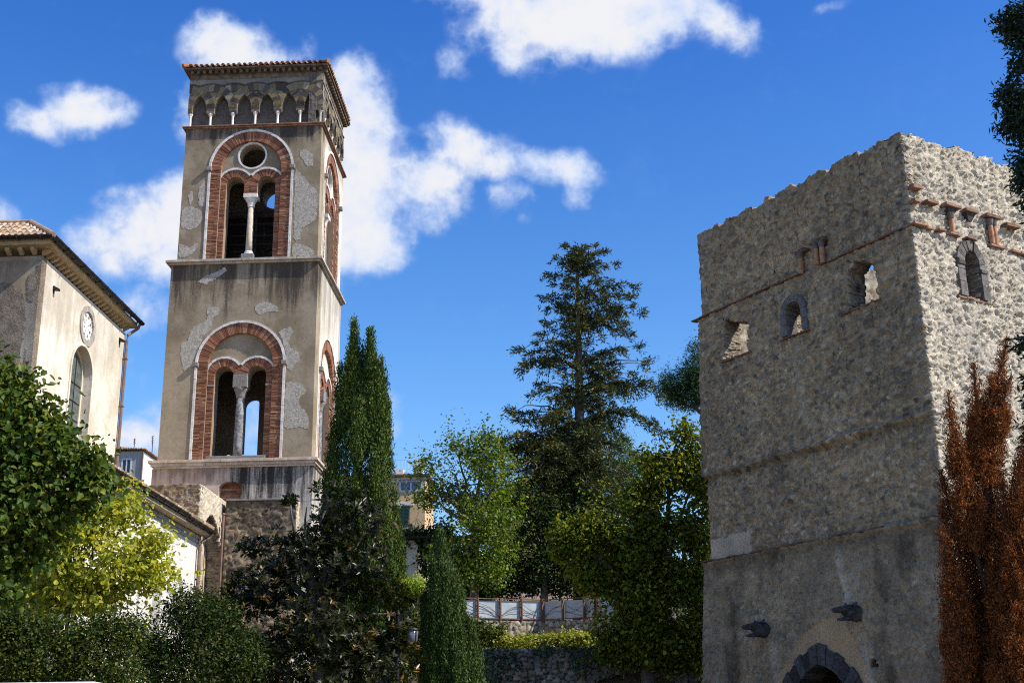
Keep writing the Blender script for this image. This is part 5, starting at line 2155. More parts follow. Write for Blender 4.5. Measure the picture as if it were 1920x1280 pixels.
def leaf_geo(P, Nn, L, Wd, kind='diamond', axis=None, fold=.22, rng=RNG):
    """one small folded leaf per point: P base point, Nn leaf normal, axis leaf direction"""
    n = len(P)
    L = np.broadcast_to(L, (n,))[:, None]
    Wd = np.broadcast_to(Wd, (n,))[:, None]
    if axis is None:
        axis = rng.normal(size=(n, 3))
    Nn = unit(Nn)
    d = axis - Nn * np.sum(axis * Nn, 1, keepdims=True)
    d = unit(d)
    s = np.cross(Nn, d)
    if kind == 'diamond':
        V = np.stack([P, P + d * L * .45 + s * Wd * .5 + Nn * fold * Wd, P + d * L, P + d * L * .45 - s * Wd * .5 + Nn * fold * Wd], 1).reshape(-1, 3)
        i = np.arange(n)[:, None] * 4
        F_ = [np.concatenate([i + [0, 1, 2], i + [0, 2, 3]])]
        return V, F_, 4
    if kind == 'needle':
        V = np.stack([P, P + d * L * .5 + s * Wd * .5, P + d * L, P + d * L * .5 - s * Wd * .5], 1).reshape(-1, 3)
        i = np.arange(n)[:, None] * 4
        return V, [i + [0, 1, 2, 3]], 4
    # broad heart-shaped leaf
    tip = P + d * L - Nn * L * .18
    V = np.stack([P + d * L * .06, P - d * L * .02 + s * Wd * .28 + Nn * fold * Wd * .5, P + d * L * .30 + s * Wd * .52 + Nn * fold * Wd, P + d * L * .70 + s * Wd * .30 + Nn * fold * Wd * .5, tip,
                  P + d * L * .70 - s * Wd * .30 + Nn * fold * Wd * .5, P + d * L * .30 - s * Wd * .52 + Nn * fold * Wd, P - d * L * .02 - s * Wd * .28 + Nn * fold * Wd * .5], 1).reshape(-1, 3)
    i = np.arange(n)[:, None] * 8
    return V, [np.concatenate([i + [0, 1, 2], i + [0, 7, 6][::-1]]), np.concatenate([i + [0, 2, 3, 4], i + [0, 4, 5, 6]])], 8


def blob_points(blobs, D, n, rng, shell=.45):
    B = np.array([(b + (0, 1))[:6] if len(b) < 6 else b for b in [tuple(b) for b in blobs]], float)
    k = ppm(D)
    cen = np.stack([at(b[0], b[1], D + b[4]) for b in B])
    rx, rz = B[:, 2] / k, B[:, 3] / k
    ry = np.minimum(np.maximum(rx, rz), 1.6 * np.minimum(rx, rz)) * B[:, 5]
    w = (rx * rz + rx * ry + ry * rz)
    ix = rng.choice(len(B), n, p=w / w.sum())
    d = unit(rng.normal(size=(n, 3)))
    r = (shell + (1 - shell) * rng.random(n) ** .6)[:, None]
    p = cen[ix] + d * r * np.stack([rx[ix], ry[ix], rz[ix]], 1)
    return p, d, ix, cen


def hash_noise(P, s):
    q = P / s
    return (np.sin(q[:, 0] * 1.7 + np.sin(q[:, 1] * 1.3) * 2) + np.sin(q[:, 1] * 1.9 + np.sin(q[:, 2] * 1.1) * 2) + np.sin(q[:, 2] * 2.1 + np.sin(q[:, 0] * 1.5) * 2)) / 3


def foliage(name, blobs, D, clumps, per, L, Wd, mat, parent, kind='diamond', spread=.22, seed=1, shell=.45, up=.5, out=.6, gap=.0, gaps=.8, droop=0.0, rbias=0.0, flat=1.0, shoots=0, slen=.7, sup=.8):
    rng = np.random.default_rng(seed)
    P, d, ix, cen = blob_points(blobs, D, clumps, rng, shell)
    if gap > 0:
        keep = hash_noise(P + seed, gaps) > (-1 + 2 * gap) * .6
        P, d = P[keep], d[keep]
    n = len(P)
    Q = np.repeat(P, per, 0) + rng.normal(size=(n * per, 3)) * spread * np.array([1, 1, flat]) * rng.uniform(.5, 1.3, (n * per, 1))
    dd = np.repeat(d, per, 0)
    if shoots:
        # leafy shoots that break the outline
        sp, sdir, _, _ = blob_points(blobs, D, shoots, rng, .92)
        sd_ = unit(sdir + np.array([0, 0, sup]) + rng.normal(size=(shoots, 3)) * .45)
        nl = 11
        t = np.tile((np.arange(nl) + .5) / nl, shoots)
        ll = np.repeat(slen * rng.uniform(.4, 1.3, shoots), nl)
        bend = np.repeat(rng.normal(size=(shoots, 3)) * .25, nl, 0)
        Q2 = np.repeat(sp, nl, 0) + np.repeat(sd_, nl, 0) * (t * ll)[:, None] + bend * (t * t * ll)[:, None] + rng.normal(size=(shoots * nl, 3)) * L * .35
        Q = np.concatenate([Q, Q2])
        dd = np.concatenate([dd, np.repeat(sd_, nl, 0)])
        n = len(Q) // 1
        per_ = 1
    else:
        n = len(Q)
    tot = n
    crnd = np.repeat(rng.random(len(P)), per)
    if len(crnd) < tot:
        crnd = np.concatenate([crnd, rng.random(tot - len(crnd)) * .5 + .3])
    Nn = dd * out + np.array([0, 0, up]) + rng.normal(size=(tot, 3)) * .62
    ax = rng.normal(size=(tot, 3)) + np.array([0, 0, -droop]) + dd * .4
    sz = rng.uniform(.42, 1.28, tot)
    V, F_, k = leaf_geo(Q, Nn, L * sz, Wd * sz, kind, ax, rng=rng)
    r = np.clip(crnd * .45 + rng.random(tot) * .55 + rbias, 0, 1)
    o = np_obj(name, V, F_, mat, parent, {'rnd': np.repeat(r, k)})
    return o, cen


def curve_pts(p0, p1, sag=0.0, n=6, wob=.06, rng=random):
    p0, p1 = np.array(p0, float), np.array(p1, float)
    L_ = np.linalg.norm(p1 - p0)
    out = []
    for i in range(n + 1):
        t = i / n
        p = p0 + (p1 - p0) * t
        p = p + np.array([0, 0, sag * L_ * 4 * t * (1 - t)])
        if 0 < i < n:
            p = p + np.array([rng.uniform(-1, 1), rng.uniform(-1, 1), rng.uniform(-.5, .5)]) * wob * L_
        out.append(p)
    return out


def trunk_limbs(root, base, fork, r0, targets, mat=None, r1=None, lean=.02, name='trunk', extra=2, seed=3):
    """tapered trunk to the fork and limbs curving to the crown's parts, with side twigs"""
    rr = random.Random(seed)
    base, fork = np.array(base, float), np.array(fork, float)
    r1 = r1 or r0 * .6
    mb = MB()
    pts = curve_pts(base, fork, 0, 6, lean, rr)
    rad_ = [r0 * 1.35] + [r0 + (r1 - r0) * i / 6 for i in range(1, 7)]
    mb.tube(pts, rad_, 10)
    for t in targets:
        t = np.array(t, float)
        lp_ = curve_pts(fork, t, .08, 6, .05, rr)
        L_ = np.linalg.norm(t - fork)
        mb.tube(lp_, [r1 * .75 * (1 - .88 * i / 6) for i in range(7)], 7)
        for e in range(extra):
            i = rr.choice([2, 3, 4, 5])
            q = lp_[i] + np.array([rr.uniform(-1, 1), rr.uniform(-1, 1), rr.uniform(-.1, .6)]) * L_ * .22
            mb.tube(curve_pts(lp_[i], q, .05, 4, .06, rr), [r1 * .32 * (1 - .8 * j / 4) for j in range(5)], 5)
    return mb.build(name, mat or m_bark, root, smooth=True)


def tree(name, D, px, zbase, fork_py, r0, blobs, label, cat='tree', crowns=(), limbs=None, bark=None, group=None, pxfork=None, seed=1, extra=2):
    b = at(px, 1300, D)
    root = thing(name, (b[0], b[1], zbase), label, cat, group)
    fk = at(pxfork or px, fork_py, D)
    cen = [at(q[0], q[1], D + (q[4] if len(q) > 4 else 0)) for q in (limbs or blobs)]
    trunk_limbs(root, (b[0], b[1], zbase), fk, r0, cen, bark, seed=seed, extra=extra)
    return root


# ---- leaf materials (dark tones lowered to put crown shade into the colour)
lm_linden = leaf_mat('linden_leaf', (.022, .048, .006), (.058, .105, .012), (.22, .21, .025), .30, .5, spec=.18)
lm_yellow = leaf_mat('yellowing_leaf', (.20, .27, .03), (.40, .42, .045), (.55, .45, .05), .5, .5)
lm_bush = leaf_mat('bush_leaf', (.009, .020, .003), (.036, .062, .008), (.22, .21, .028), .24, .5, spec=.14)
lm_bush2 = leaf_mat('laurel_leaf', (.008, .018, .003), (.022, .042, .007), (.11, .125, .016), .18, .5, spec=.14)
lm_magnolia = leaf_mat('magnolia_leaf', (.010, .024, .003), (.024, .048, .006), (.070, .092, .014), .08, .34, spec=.2, backcol=(.026, .028, .009))
lm_magnew = leaf_mat('magnolia_young_leaf', (.085, .055, .016), (.14, .085, .022), (.22, .14, .03), .15, .35, spec=.45)
lm_cypress = leaf_mat('cypress_spray', (.020, .042, .006), (.058, .100, .013), (.16, .185, .03), .14, .6, spec=.2)
lm_cypress2 = leaf_mat('cypress_spray_small', (.020, .042, .009), (.052, .095, .018), (.12, .155, .03), .14, .6, spec=.2)
lm_dkcypress = leaf_mat('dark_cypress_spray', (.010, .022, .010), (.018, .038, .015), (.05, .05, .018), .08, .6, spec=.2)
lm_ginkgo = leaf_mat('ginkgo_leaf', (.024, .058, .005), (.092, .158, .014), (.34, .36, .04), .42, .45)
lm_cedar = leaf_mat('cedar_needle', (.018, .033, .012), (.064, .082, .027), (.22, .20, .06), .10, .6, spec=.2)
lm_pine = leaf_mat('pine_needle', (.018, .050, .016), (.035, .085, .022), (.07, .12, .03), .12, .55, spec=.25)
lm_lime = leaf_mat('lime_leaf', (.020, .040, .003), (.125, .165, .012), (.52, .49, .06), .44, .45, spec=.2)
lm_rust = leaf_mat('dead_spray', (.058, .020, .009), (.20, .066, .020), (.50, .185, .055), .24, .8, spec=.1)
lm_ivy = leaf_mat('ivy_leaf', (.14, .19, .018), (.32, .35, .035), (.48, .40, .05), .35, .5)
lm_topiary = leaf_mat('bright_bush_leaf', (.18, .28, .025), (.32, .42, .04), (.44, .48, .06), .35, .5)
lm_vine = leaf_mat('vine_leaf', (.012, .032, .010), (.025, .055, .016), (.06, .08, .02), .2, .5)

# ---- big linden at the left edge
B = [(-30, 800, 95, 105), (30, 790, 62, 80), (65, 850, 75, 75), (122, 885, 62, 62), (30, 930, 110, 105), (148, 912, 48, 42), (-10, 1040, 75, 75), (30, 1010, 62, 55), (-60, 960, 130, 190), (28, 728, 32, 32), (165, 885, 30, 32), (100, 825, 35, 32), (80, 765, 22, 26)]
r_ = tree('linden_tree', 17, -60, 0, 1000, .22, B, 'large dark green linden with broad leaves in front of the church', limbs=B[:8], seed=4)
foliage('crown', B, 17, 3500, 7, .098, .088, lm_linden, r_, 'heart', .15, 21, .35, .45, .6, .30, .40, droop=.9, shoots=110, slen=.45, sup=.5)

# ---- small yellow-green tree
B = [(205, 935, 52, 38), (150, 985, 85, 55), (246, 1022, 48, 48), (90, 1050, 75, 48), (205, 1060, 90, 58), (283, 1085, 36, 36), (110, 1115, 100, 40), (296, 1015, 20, 26), (45, 1095, 50, 40), (256, 966, 18, 22), (222, 905, 20, 18), (180, 1120, 70, 30)]
r_ = tree('lime_sapling', 23, 128, 0, 1150, .07, B, 'small yellow green tree glowing in the sun before the white annex', limbs=B, bark=m_bark, seed=8)
foliage('crown', B, 23, 1650, 8, .088, .075, lm_yellow, r_, 'heart', .17, 22, .15, .6, .5, .34, .42, droop=.4, flat=.38, shoots=90, slen=.5, sup=.25)

# ---- clipped shrubs and hedges along the bottom left
B = [(60, 1235, 110, 75), (180, 1225, 75, 70), (-20, 1225, 80, 85), (130, 1190, 80, 40), (30, 1190, 60, 38), (215, 1180, 40, 36), (245, 1195, 34, 40), (240, 1250, 40, 50), (100, 1290, 150, 50), (0, 1160, 45, 30)]
r_ = tree('hedge_shrub', 19.5, 90, 0, 1330, .08, B, 'dense green shrub under the yellow green tree and the linden', 'shrub', limbs=B, seed=9, extra=1)
foliage('foliage', B, 19.5, 5200, 7, .062, .034, lm_bush, r_, 'diamond', .085, 23, .40, .4, .7, .14, .35, shoots=120, slen=.3)
B = [(370, 1150, 60, 45), (320, 1190, 65, 60), (410, 1215, 70, 80), (360, 1260, 100, 60), (450, 1240, 50, 60), (290, 1245, 50, 55), (345, 1130, 30, 25), (395, 1135, 26, 26), (262, 1225, 36, 50), (280, 1290, 60, 50)]
r_ = tree('laurel_shrub', 25, 365, 0, 1320, .09, B, 'rounded dark green shrub in front of the annex downpipe', 'shrub', limbs=B, seed=10, extra=1)
foliage('foliage', B, 25, 4800, 7, .072, .036, lm_bush2, r_, 'diamond', .10, 24, .40, .45, .7, .14, .40, shoots=120, slen=.35)

# ---- magnolia
B = [(575, 950, 30, 24), (640, 960, 60, 45), (560, 1005, 60, 30), (485, 1025, 42, 18), (600, 1065, 95, 60), (500, 1105, 80, 50), (680, 1050, 65, 62), (620, 1160, 130, 85), (480, 1190, 105, 85), (725, 1150, 50, 80), (600, 1250, 190, 70), (440, 1088, 28, 14), (700, 985, 40, 50), (545, 940, 14, 10), (610, 915, 26, 14), (560, 1050, 70, 40), (455, 1270, 80, 50), (715, 1240, 70, 70)]
MB_D = 27
r_ = tree('magnolia_tree', MB_D, 600, 0, 1180, .2, B, 'broad dark magnolia with glossy leaf rosettes below the bell tower', limbs=B, bark=m_bark_grey, seed=12, extra=1)


def rosettes(name, blobs, D, n, per, L, Wd, mat, parent, seed, shell=.5):
    rng = np.random.default_rng(seed)
    P, d, ix, cen = blob_points(blobs, D, n, rng, shell)
    keep = hash_noise(P + seed, .55) > -.25
    P, d = P[keep], d[keep]
    n = len(P)
    A = unit(d * .7 + np.array([0, 0, .8]) + rng.normal(size=(n, 3)) * .3)
    A = np.repeat(A, per, 0)
    rad_ = rng.normal(size=(n * per, 3))
    rad_ = unit(rad_ - A * np.sum(rad_ * A, 1, keepdims=True))
    ax = unit(A * rng.uniform(.1, .75, (n * per, 1)) + rad_)
    Nn = np.cross(np.cross(ax, A), ax)
    sz = rng.uniform(.7, 1.2, n * per)
    V, F_, k = leaf_geo(np.repeat(P, per, 0) + A * rng.uniform(-.06, .04, (n * per, 1)), Nn, L * sz, Wd * sz, 'diamond', ax, .18, rng)
    r = np.clip(np.repeat(rng.random(n), per) * .4 + rng.random(n * per) * .6, 0, 1)
    return np_obj(name, V, F_, mat, parent, {'rnd': np.repeat(r, k)})


rosettes('crown', B, MB_D, 4900, 10, .14, .050, lm_magnolia, r_, 31, .35)
rosettes('new_leaves', B, MB_D, 190, 8, .13, .045, lm_magnew, r_, 33, .8)


# ---- cypresses
def spire(name, lines, D, n, L, Wd, mat, root, seed, tilt=.35, lobes=5, depth=.85, fuzz=.12, per=3, spread=.06, lean_out=.35, ragged=.3):
    """lines: list of axis polylines [(px, py, r_px), ...]; feathery upward sprays cover a lobed, tapering body"""
    rng = np.random.default_rng(seed)
    k = ppm(D)
    Ps, Ds = [], []
    tot = sum(sum((b[1] - a[1]) * (a[2] + b[2]) for a, b in zip(l[0], l[0][1:])) for l in lines)
    for (l, dy) in lines:
        ys = np.array([q[1] for q in l], float)
        xs = np.array([q[0] for q in l], float)
        rs = np.array([q[2] for q in l], float)
        w = sum((b[1] - a[1]) * (a[2] + b[2]) for a, b in zip(l, l[1:]))
        m_ = int(n * w / tot)
        # sample height weighted by radius
        yy = rng.uniform(ys[0], ys[-1], m_ * 4)
        keep = rng.random(m_ * 4) < (np.interp(yy, ys, rs) + .06 * rs.max()) / rs.max()
        yy = yy[keep][:m_]
        xx = np.interp(yy, ys, xs)
        rr = np.interp(yy, ys, rs) / k
        th = rng.uniform(0, 2 * math.pi, len(yy))
        ph = rng.uniform(0, 6.28)
        zz = (1300 - yy) / k
        lob = 1 + ragged * (.5 * np.sin(th * lobes + ph + zz * .8) + .35 * np.sin(th * (lobes * 2 + 1) + zz * 2.3 + ph) + .4 * np.sin(zz * 3.1 + th * 2 + ph))
        r = rr * lob * (1 - rng.random(len(yy)) ** 2.2 * .5) * .92 + rng.normal(size=len(yy)) * fuzz * .5
        base = np.stack([at(a, b, D + dy) for a, b in zip(xx, yy)])
        o = np.stack([np.cos(th), np.sin(th) * depth, np.zeros_like(th)], 1)
        Ps.append(base + o * r[:, None])
        Ds.append(o)
    P, d = np.concatenate(Ps), np.concatenate(Ds)
    n_ = len(P)
    clump = rng.random(n_)
    P = np.repeat(P, per, 0) + rng.normal(size=(n_ * per, 3)) * spread
    d = np.repeat(d, per, 0)
    ax = d * lean_out + np.array([0, 0, 1.0]) + rng.normal(size=(n_ * per, 3)) * tilt
    Nn = d + rng.normal(size=(n_ * per, 3)) * .6
    sz = rng.uniform(.6, 1.3, n_ * per)
    V, F_, kk = leaf_geo(P - unit(ax) * (L * sz * .5)[:, None], Nn, L * sz, Wd * sz, 'diamond', ax, .15, rng)
    r = np.clip(np.repeat(clump, per) * .55 + rng.random(n_ * per) * .45, 0, 1)
    return np_obj(name, V, F_, mat, root, {'rnd': np.repeat(r, kk)})


def plumes(lines, D, n, seed, h=(50, 120), r=(6, 12)):
    """many small upright plumes standing on the envelope of the main spires"""
    rr = random.Random(seed)
    out = []
    for _ in range(n):
        l, dy = rr.choice(lines)
        y0, y1 = l[0][1] + 75, min(l[-1][1], 1290)
        y = y0 + (y1 - y0) * (rr.random() ** .8)
        ys = [q[1] for q in l]
        x = float(np.interp(y, ys, [q[0] for q in l]))
        R = float(np.interp(y, ys, [q[2] for q in l]))
        th = rr.uniform(math.pi * .85, math.pi * 2.15)
        hh = rr.uniform(*h)
        r0 = min(rr.uniform(*r), max(3.0, R * .8))
        cx, dd = x + math.cos(th) * R * .95, dy + math.sin(th) * R * .9 / ppm(D)
        lean = math.cos(th) * rr.uniform(0, 7)
        out.append(([(cx + lean, y - hh * .45, 1), (cx + lean * .6, y - hh * .15, r0 * .6), (cx, y + hh * .3, r0), (cx - lean * .4, y + hh * .6, r0 * .7)], dd))
    return out


def conifer(name, D, axis, zb, r0, label, bark=None):
    """root and straight trunk following axis [(px, py)...] from top to bottom"""
    b = at(axis[-1][0], 1300, D)
    root = thing(name, (b[0], b[1], zb), label, 'tree')
    mb = MB()
    pts = [np.array([b[0], b[1], zb])] + [at(x, y, D) for x, y in reversed(axis)]
    m_ = len(pts)
    mb.tube(pts, [r0 * (1 - .93 * i / (m_ - 1)) for i in range(m_)], 9)
    mb.build('trunk', bark or m_bark, root, smooth=True)
    return root


r_ = conifer('twin_cypress', 33, [(672, 660), (668, 800), (675, 1000), (680, 1200)], 0, .3, 'tall twin topped green cypress hiding the sunlit foot of the bell tower')
CYL = [([(665, 608, 1.5), (664, 645, 7), (661, 690, 15), (658, 740, 22), (655, 800, 26)], .1),
       ([(693, 626, 1.5), (695, 658, 7), (697, 700, 15), (698, 750, 21), (700, 810, 26)], -.1),
       ([(681, 700, 10), (679, 740, 36), (676, 800, 50), (674, 880, 60), (676, 960, 68), (680, 1050, 74), (684, 1250, 78)], 0),
       ([(724, 684, 1), (712, 700, 4), (702, 726, 6)], 0)]
CYL += [([(665, 596, 1.5), (664, 640, 6), (662, 685, 11), (660, 720, 12)], dy_) for dy_ in (.1, .0, .15, .05)] + [([(694, 614, 1.5), (695, 655, 6), (697, 700, 11), (698, 730, 12)], dy_) for dy_ in (-.1, 0, -.15, .05)]
spire('crown', CYL + plumes(CYL[:3] + CYL[2:3] * 3, 33, 130, 5, (60, 130), (6, 12)), 33, 38000, .085, .031, lm_cypress, r_, 41, tilt=.36, per=5, spread=.045, ragged=.16, fuzz=.05, lobes=6)

r_ = conifer('small_cypress', 28, [(826, 1030), (832, 1120), (838, 1250)], 0, .16, 'narrow dark cypress standing in front of the terrace railing')
CYL = [([(825, 988, 1.5), (826, 1015, 8), (827, 1050, 18), (830, 1100, 30), (836, 1160, 41), (840, 1220, 47), (846, 1320, 54)], 0),
       ([(884, 1165, 2), (890, 1220, 12), (894, 1320, 18)], -.1)]
spire('crown', CYL + plumes(CYL[:1], 28, 70, 6, (36, 80), (4, 8)), 28, 22000, .066, .024, lm_cypress2, r_, 43, tilt=.36, per=5, spread=.035, ragged=.15, fuzz=.04, lobes=6)

# ---- dark cypress leaning in at the upper right
B = [(1897, 42, 36, 26), (1945, 40, 62, 60), (1905, 75, 22, 20), (1900, 180, 36, 30), (1948, 130, 56, 72), (1902, 238, 28, 36), (1940, 215, 52, 62), (1925, 300, 32, 34), (1960, 340, 52, 80), (2010, 480, 50, 130), (1995, 640, 62, 60), (1990, 800, 60, 160), (1918, 650, 14, 14), (1960, -40, 60, 60), (1915, 340, 14, 20)]
b = at(1990, 1300, 12.5)
r_ = thing('dark_cypress', (b[0], b[1], 0), 'dark shaded cypress reaching across the sky beside the ruined tower top', 'tree')
mb = MB()
mb.tube([np.array([b[0], b[1], 0]), at(1990, 900, 12.5), at(1975, 400, 12.5), at(1965, -60, 12.5)], [.2, .16, .11, .05], 9)
for q in B[:13]:
    e = at(q[0], q[1], 12.5)
    s_ = at(1975, min(q[1] + 90, 1200), 12.5)
    mb.tube(curve_pts(s_, e, .06, 5, .04), [.03, .025, .02, .016, .012, .006], 6)
mb.build('trunk', m_bark, r_, smooth=True)
foliage('crown', B, 12.5, 3600, 8, .085, .026, lm_dkcypress, r_, 'diamond', .045, 45, .3, .25, .6, .06, .25)


# ---- dead brown conifer
r_ = conifer('dead_conifer', 16.5, [(1880, 700), (1862, 850), (1852, 1000), (1848, 1200)], 0, .06, 'dead rust brown conifer with several plumes in front of the sunlit tower wall', m_bark_dead)
PL = [([(1888, 632, 1), (1880, 670, 9), (1866, 730, 17), (1856, 800, 24), (1850, 900, 26)], -.1),
      ([(1826, 680, 1), (1828, 720, 10), (1834, 790, 16), (1842, 880, 20)], .25),
      ([(1777, 735, 1), (1783, 780, 9), (1797, 850, 17), (1812, 930, 22), (1826, 1020, 24)], -.15),
      ([(1896, 705, 1), (1884, 735, 8), (1872, 790, 10)], -.2),
      ([(1930, 790, 3), (1915, 870, 16), (1905, 980, 26), (1900, 1100, 30)], .1),
      ([(1958, 760, 2), (1945, 850, 20), (1930, 1000, 34), (1920, 1300, 44)], -.2),
      ([(1925, 850, 2), (1918, 950, 24), (1912, 1100, 34), (1910, 1330, 40)], -.5),
      ([(1764, 880, 1), (1776, 930, 12), (1796, 1010, 24), (1812, 1120, 32), (1820, 1330, 38)], .15),
      ([(1762, 985, 1), (1778, 1040, 14), (1796, 1140, 24), (1802, 1330, 30)], -.25),
      ([(1850, 860, 12), (1852, 1000, 34), (1855, 1150, 46), (1858, 1340, 56)], .2),
      ([(1880, 900, 6), (1885, 1020, 28), (1890, 1200, 38), (1890, 1340, 44)], -.35)]
PLT = [([(q[0], q[1], q[2] * .95) for q in l], dy) for (l, dy) in PL]
spire('dead_foliage', PLT + plumes(PL, 16.5, 520, 8, (16, 48), (3, 8)), 16.5, 33000, .042, .013, lm_rust, r_, 47, tilt=.8, per=8, spread=.028, lean_out=.6, ragged=.4, fuzz=.05)
mb = MB()
rr = random.Random(5)
for (l, dy) in PL:
    pts = [at(q[0], q[1], 16.5 + dy) for q in reversed(l)]
    mb.tube([at(1850, min(l[-1][1] + 90, 1330), 16.5)] + pts, [.035] + [.028 * (1 - .85 * i / len(pts)) for i in range(len(pts))], 6)
    for i in range(26):
        j = rr.randrange(len(l) - 1)
        t = rr.random()
        a, c = np.array(l[j], float), np.array(l[j + 1], float)
        q = a + (c - a) * t
        p0 = at(q[0], q[1], 16.5 + dy)
        th = rr.uniform(0, 6.28)
        e = p0 + np.array([math.cos(th), math.sin(th), rr.uniform(.5, 1.2)]) * max(.08, q[2] / ppm(16.5)) * rr.uniform(.8, 1.3)
        mb.tube([p0 - np.array([0, 0, .05]), (p0 + e) / 2 + np.array([0, 0, -.02]), e], [.009, .007, .003], 4)
mb.build('branches', m_bark_dead, r_)

# ---- cedar
CD = 60.0
b = at(1093, 1100, CD)
cedar = thing('cedar_tree', (b[0], b[1], 7.2), 'tall ragged cedar with layered drooping branches against the sky', 'tree')
zc = lambda x, y: (940 + x / 2.4625, 440 + y / 2.4625)
TR = [zc(345, 50), zc(352, 200), zc(355, 400), zc(358, 600), zc(360, 800), zc(362, 1000), zc(365, 1300), zc(365, 1600)]
mb = MB()
tp = [at(x, y, CD) for x, y in reversed(TR)]
tp = [np.array([tp[0][0], tp[0][1], 7.0])] + tp
mb.tube(tp, np.linspace(.42, .03, len(tp)), 10)
# (end x, end y, how far below the end the branch leaves the trunk), zoomed pixels
ENDS = [(300, 52, 30), (385, 60, 30), (430, 52, 45), (475, 78, 55), (255, 108, 40), (530, 135, 40), (290, 130, 30), (420, 110, 40), (215, 185, 40), (480, 150, 50), (250, 230, 30), (615, 238, 70), (600, 285, 60), (500, 215, 60),
        (190, 290, 50), (220, 340, 30), (280, 330, 20), (655, 360, 100), (600, 330, 110), (540, 340, 70), (460, 310, 60), (198, 405, 40), (180, 462, 30), (595, 455, 10), (570, 410, 30), (250, 440, 20),
        (68, 530, 10), (120, 545, 40), (160, 500, 40), (640, 512, 110), (690, 578, 90), (560, 530, 60), (80, 622, 0), (110, 600, 20), (200, 600, 20), (655, 600, 60), (735, 745, 20), (665, 680, 30), (700, 700, 60), (600, 640, 50),
        (140, 742, 0), (170, 690, 30), (230, 760, 0), (560, 722, 20), (510, 780, 0), (480, 700, 30), (45, 800, 60), (95, 860, 30), (150, 935, -20), (60, 820, 80), (565, 945, -60), (785, 918, -40), (700, 870, 0), (500, 880, 0), (620, 840, 30),
        (0, 985, 0), (-60, 960, 30), (60, 1065, -40), (130, 1100, -30), (-30, 1010, 20), (100, 1160, -40), (400, 1200, -80), (560, 1100, -60), (540, 1180, -60), (40, 1195, -40), (-60, 1120, -20), (300, 1250, -60), (600, 1010, -10), (620, 1150, -40), (250, 1150, -40), (-110, 1060, 0), (-40, 1230, -30), (160, 1290, -40), (480, 1290, -60), (660, 1240, -40), (60, 1380, -40), (560, 1400, -40), (-80, 1330, -30), (250, 1400, -30)]
for (bx, by, dr) in ((945, 838, 50), (925, 905, 40), (900, 930, 60), (965, 958, -20), (905, 978, 30), (985, 985, -40), (1060, 992, -60), (1130, 900, -30), (1180, 938, -30), (1165, 988, -50), (1010, 940, -20), (1112, 962, -50), (950, 1010, -30), (1030, 1020, -60), (1000, 900, 10), (1200, 905, -20), (960, 875, 40), (1195, 965, -50), (930, 950, 20), (1090, 1015, -60), (1020, 870, 10), (1150, 850, -10)):
    ENDS.append(((bx - 940) * 2.4625, (by - 440) * 2.4625, dr))
    ENDS.append(((bx - 940) * 2.4625 + 30 * math.sin(bx), (by - 440) * 2.4625 + 40, dr - 20))
rngc = np.random.default_rng(77)
tP, tA = [], []
specs = []
for (ex, ey, dr) in ENDS:
    specs.append((ex, ey, dr, rngc.uniform(-.8, .8) if ey < 950 else rngc.uniform(-3.2, .6)))
for i in range(88):       # branches towards and away from the viewer
    y = rngc.uniform(90, 1400) if i < 36 else rngc.uniform(930, 1500)
    reach = np.interp(y, [50, 300, 600, 900, 1400], [60, 150, 230, 280, 330])
    x = 358 + rngc.normal() * reach * .30
    specs.append((x, y, rngc.uniform(-10, 50), rngc.choice([-1, 1]) * reach / 2.4625 / ppm(CD) * rngc.uniform(.5, .95)))
for (ex, ey, dr, dy) in specs:
    sx, sy = zc(np.interp(ey + dr, [50, 1600], [345, 365]), max(ey + dr, 55))
    p0 = at(sx, sy, CD)
    p1 = at(*zc(ex, ey), CD + dy)
    L_ = np.linalg.norm(p1 - p0)
    dirh = p1 - p0
    n_ = 9
    pts = []
    for i in range(n_ + 1):
        t = i / n_
        p = p0 + dirh * t
        p = p + np.array([0, 0, .20 * L_ * math.sin(math.pi * min(t * 1.05, 1)) * (.6 if dr > 20 else .9)])
        pts.append(p + rngc.normal(size=3) * .035 * L_ * (0 < i < n_) * .5)
    mb.tube(pts, [max(.012, .022 * L_ ** .8 * (1 - .85 * i / n_)) for i in range(n_ + 1)], 6)
    side = np.cross(dirh, [0, 0, 1.0])
    side /= np.linalg.norm(side) + 1e-9
    fw = dirh / (L_ + 1e-9)
    nt = max(8, int(L_ * (7.6 if ey < 900 else 8.2)))
    for i in range(nt):
        t = .10 + .90 * (i + rngc.random()) / nt
        if math.sin(t * (5 + 3 * dy) + ex * .05) < -.30 and t < .9:
            continue
        k = min(int(t * n_), n_ - 1)
        c = pts[k] + (pts[k + 1] - pts[k]) * (t * n_ - k)
        tl = (.20 + .40 * L_ * (1 - t) ** .7 * .55 + .30 * rngc.random()) * rngc.uniform(.5, 1.25)
        s_ = rngc.choice([-1, 1])
        td = unit(side * s_ * rngc.uniform(.5, 1) + fw * rngc.uniform(.3, 1.0))
        m_ = max(2, int(tl / .10))
        droop = rngc.uniform(.2, 1.25)
        for j in range(m_):
            f = (j + .6) / m_
            tP.append(c + td * tl * f + np.array([0, 0, -droop * tl * f * f]) + rngc.normal(size=3) * .03)
            tA.append(td + np.array([0, 0, -droop * f]))
    for f in (.93, .97, 1.0, 1.03, 1.06):
        tP.append(p0 + dirh * f)
        tA.append(fw + np.array([0, 0, -.25]))
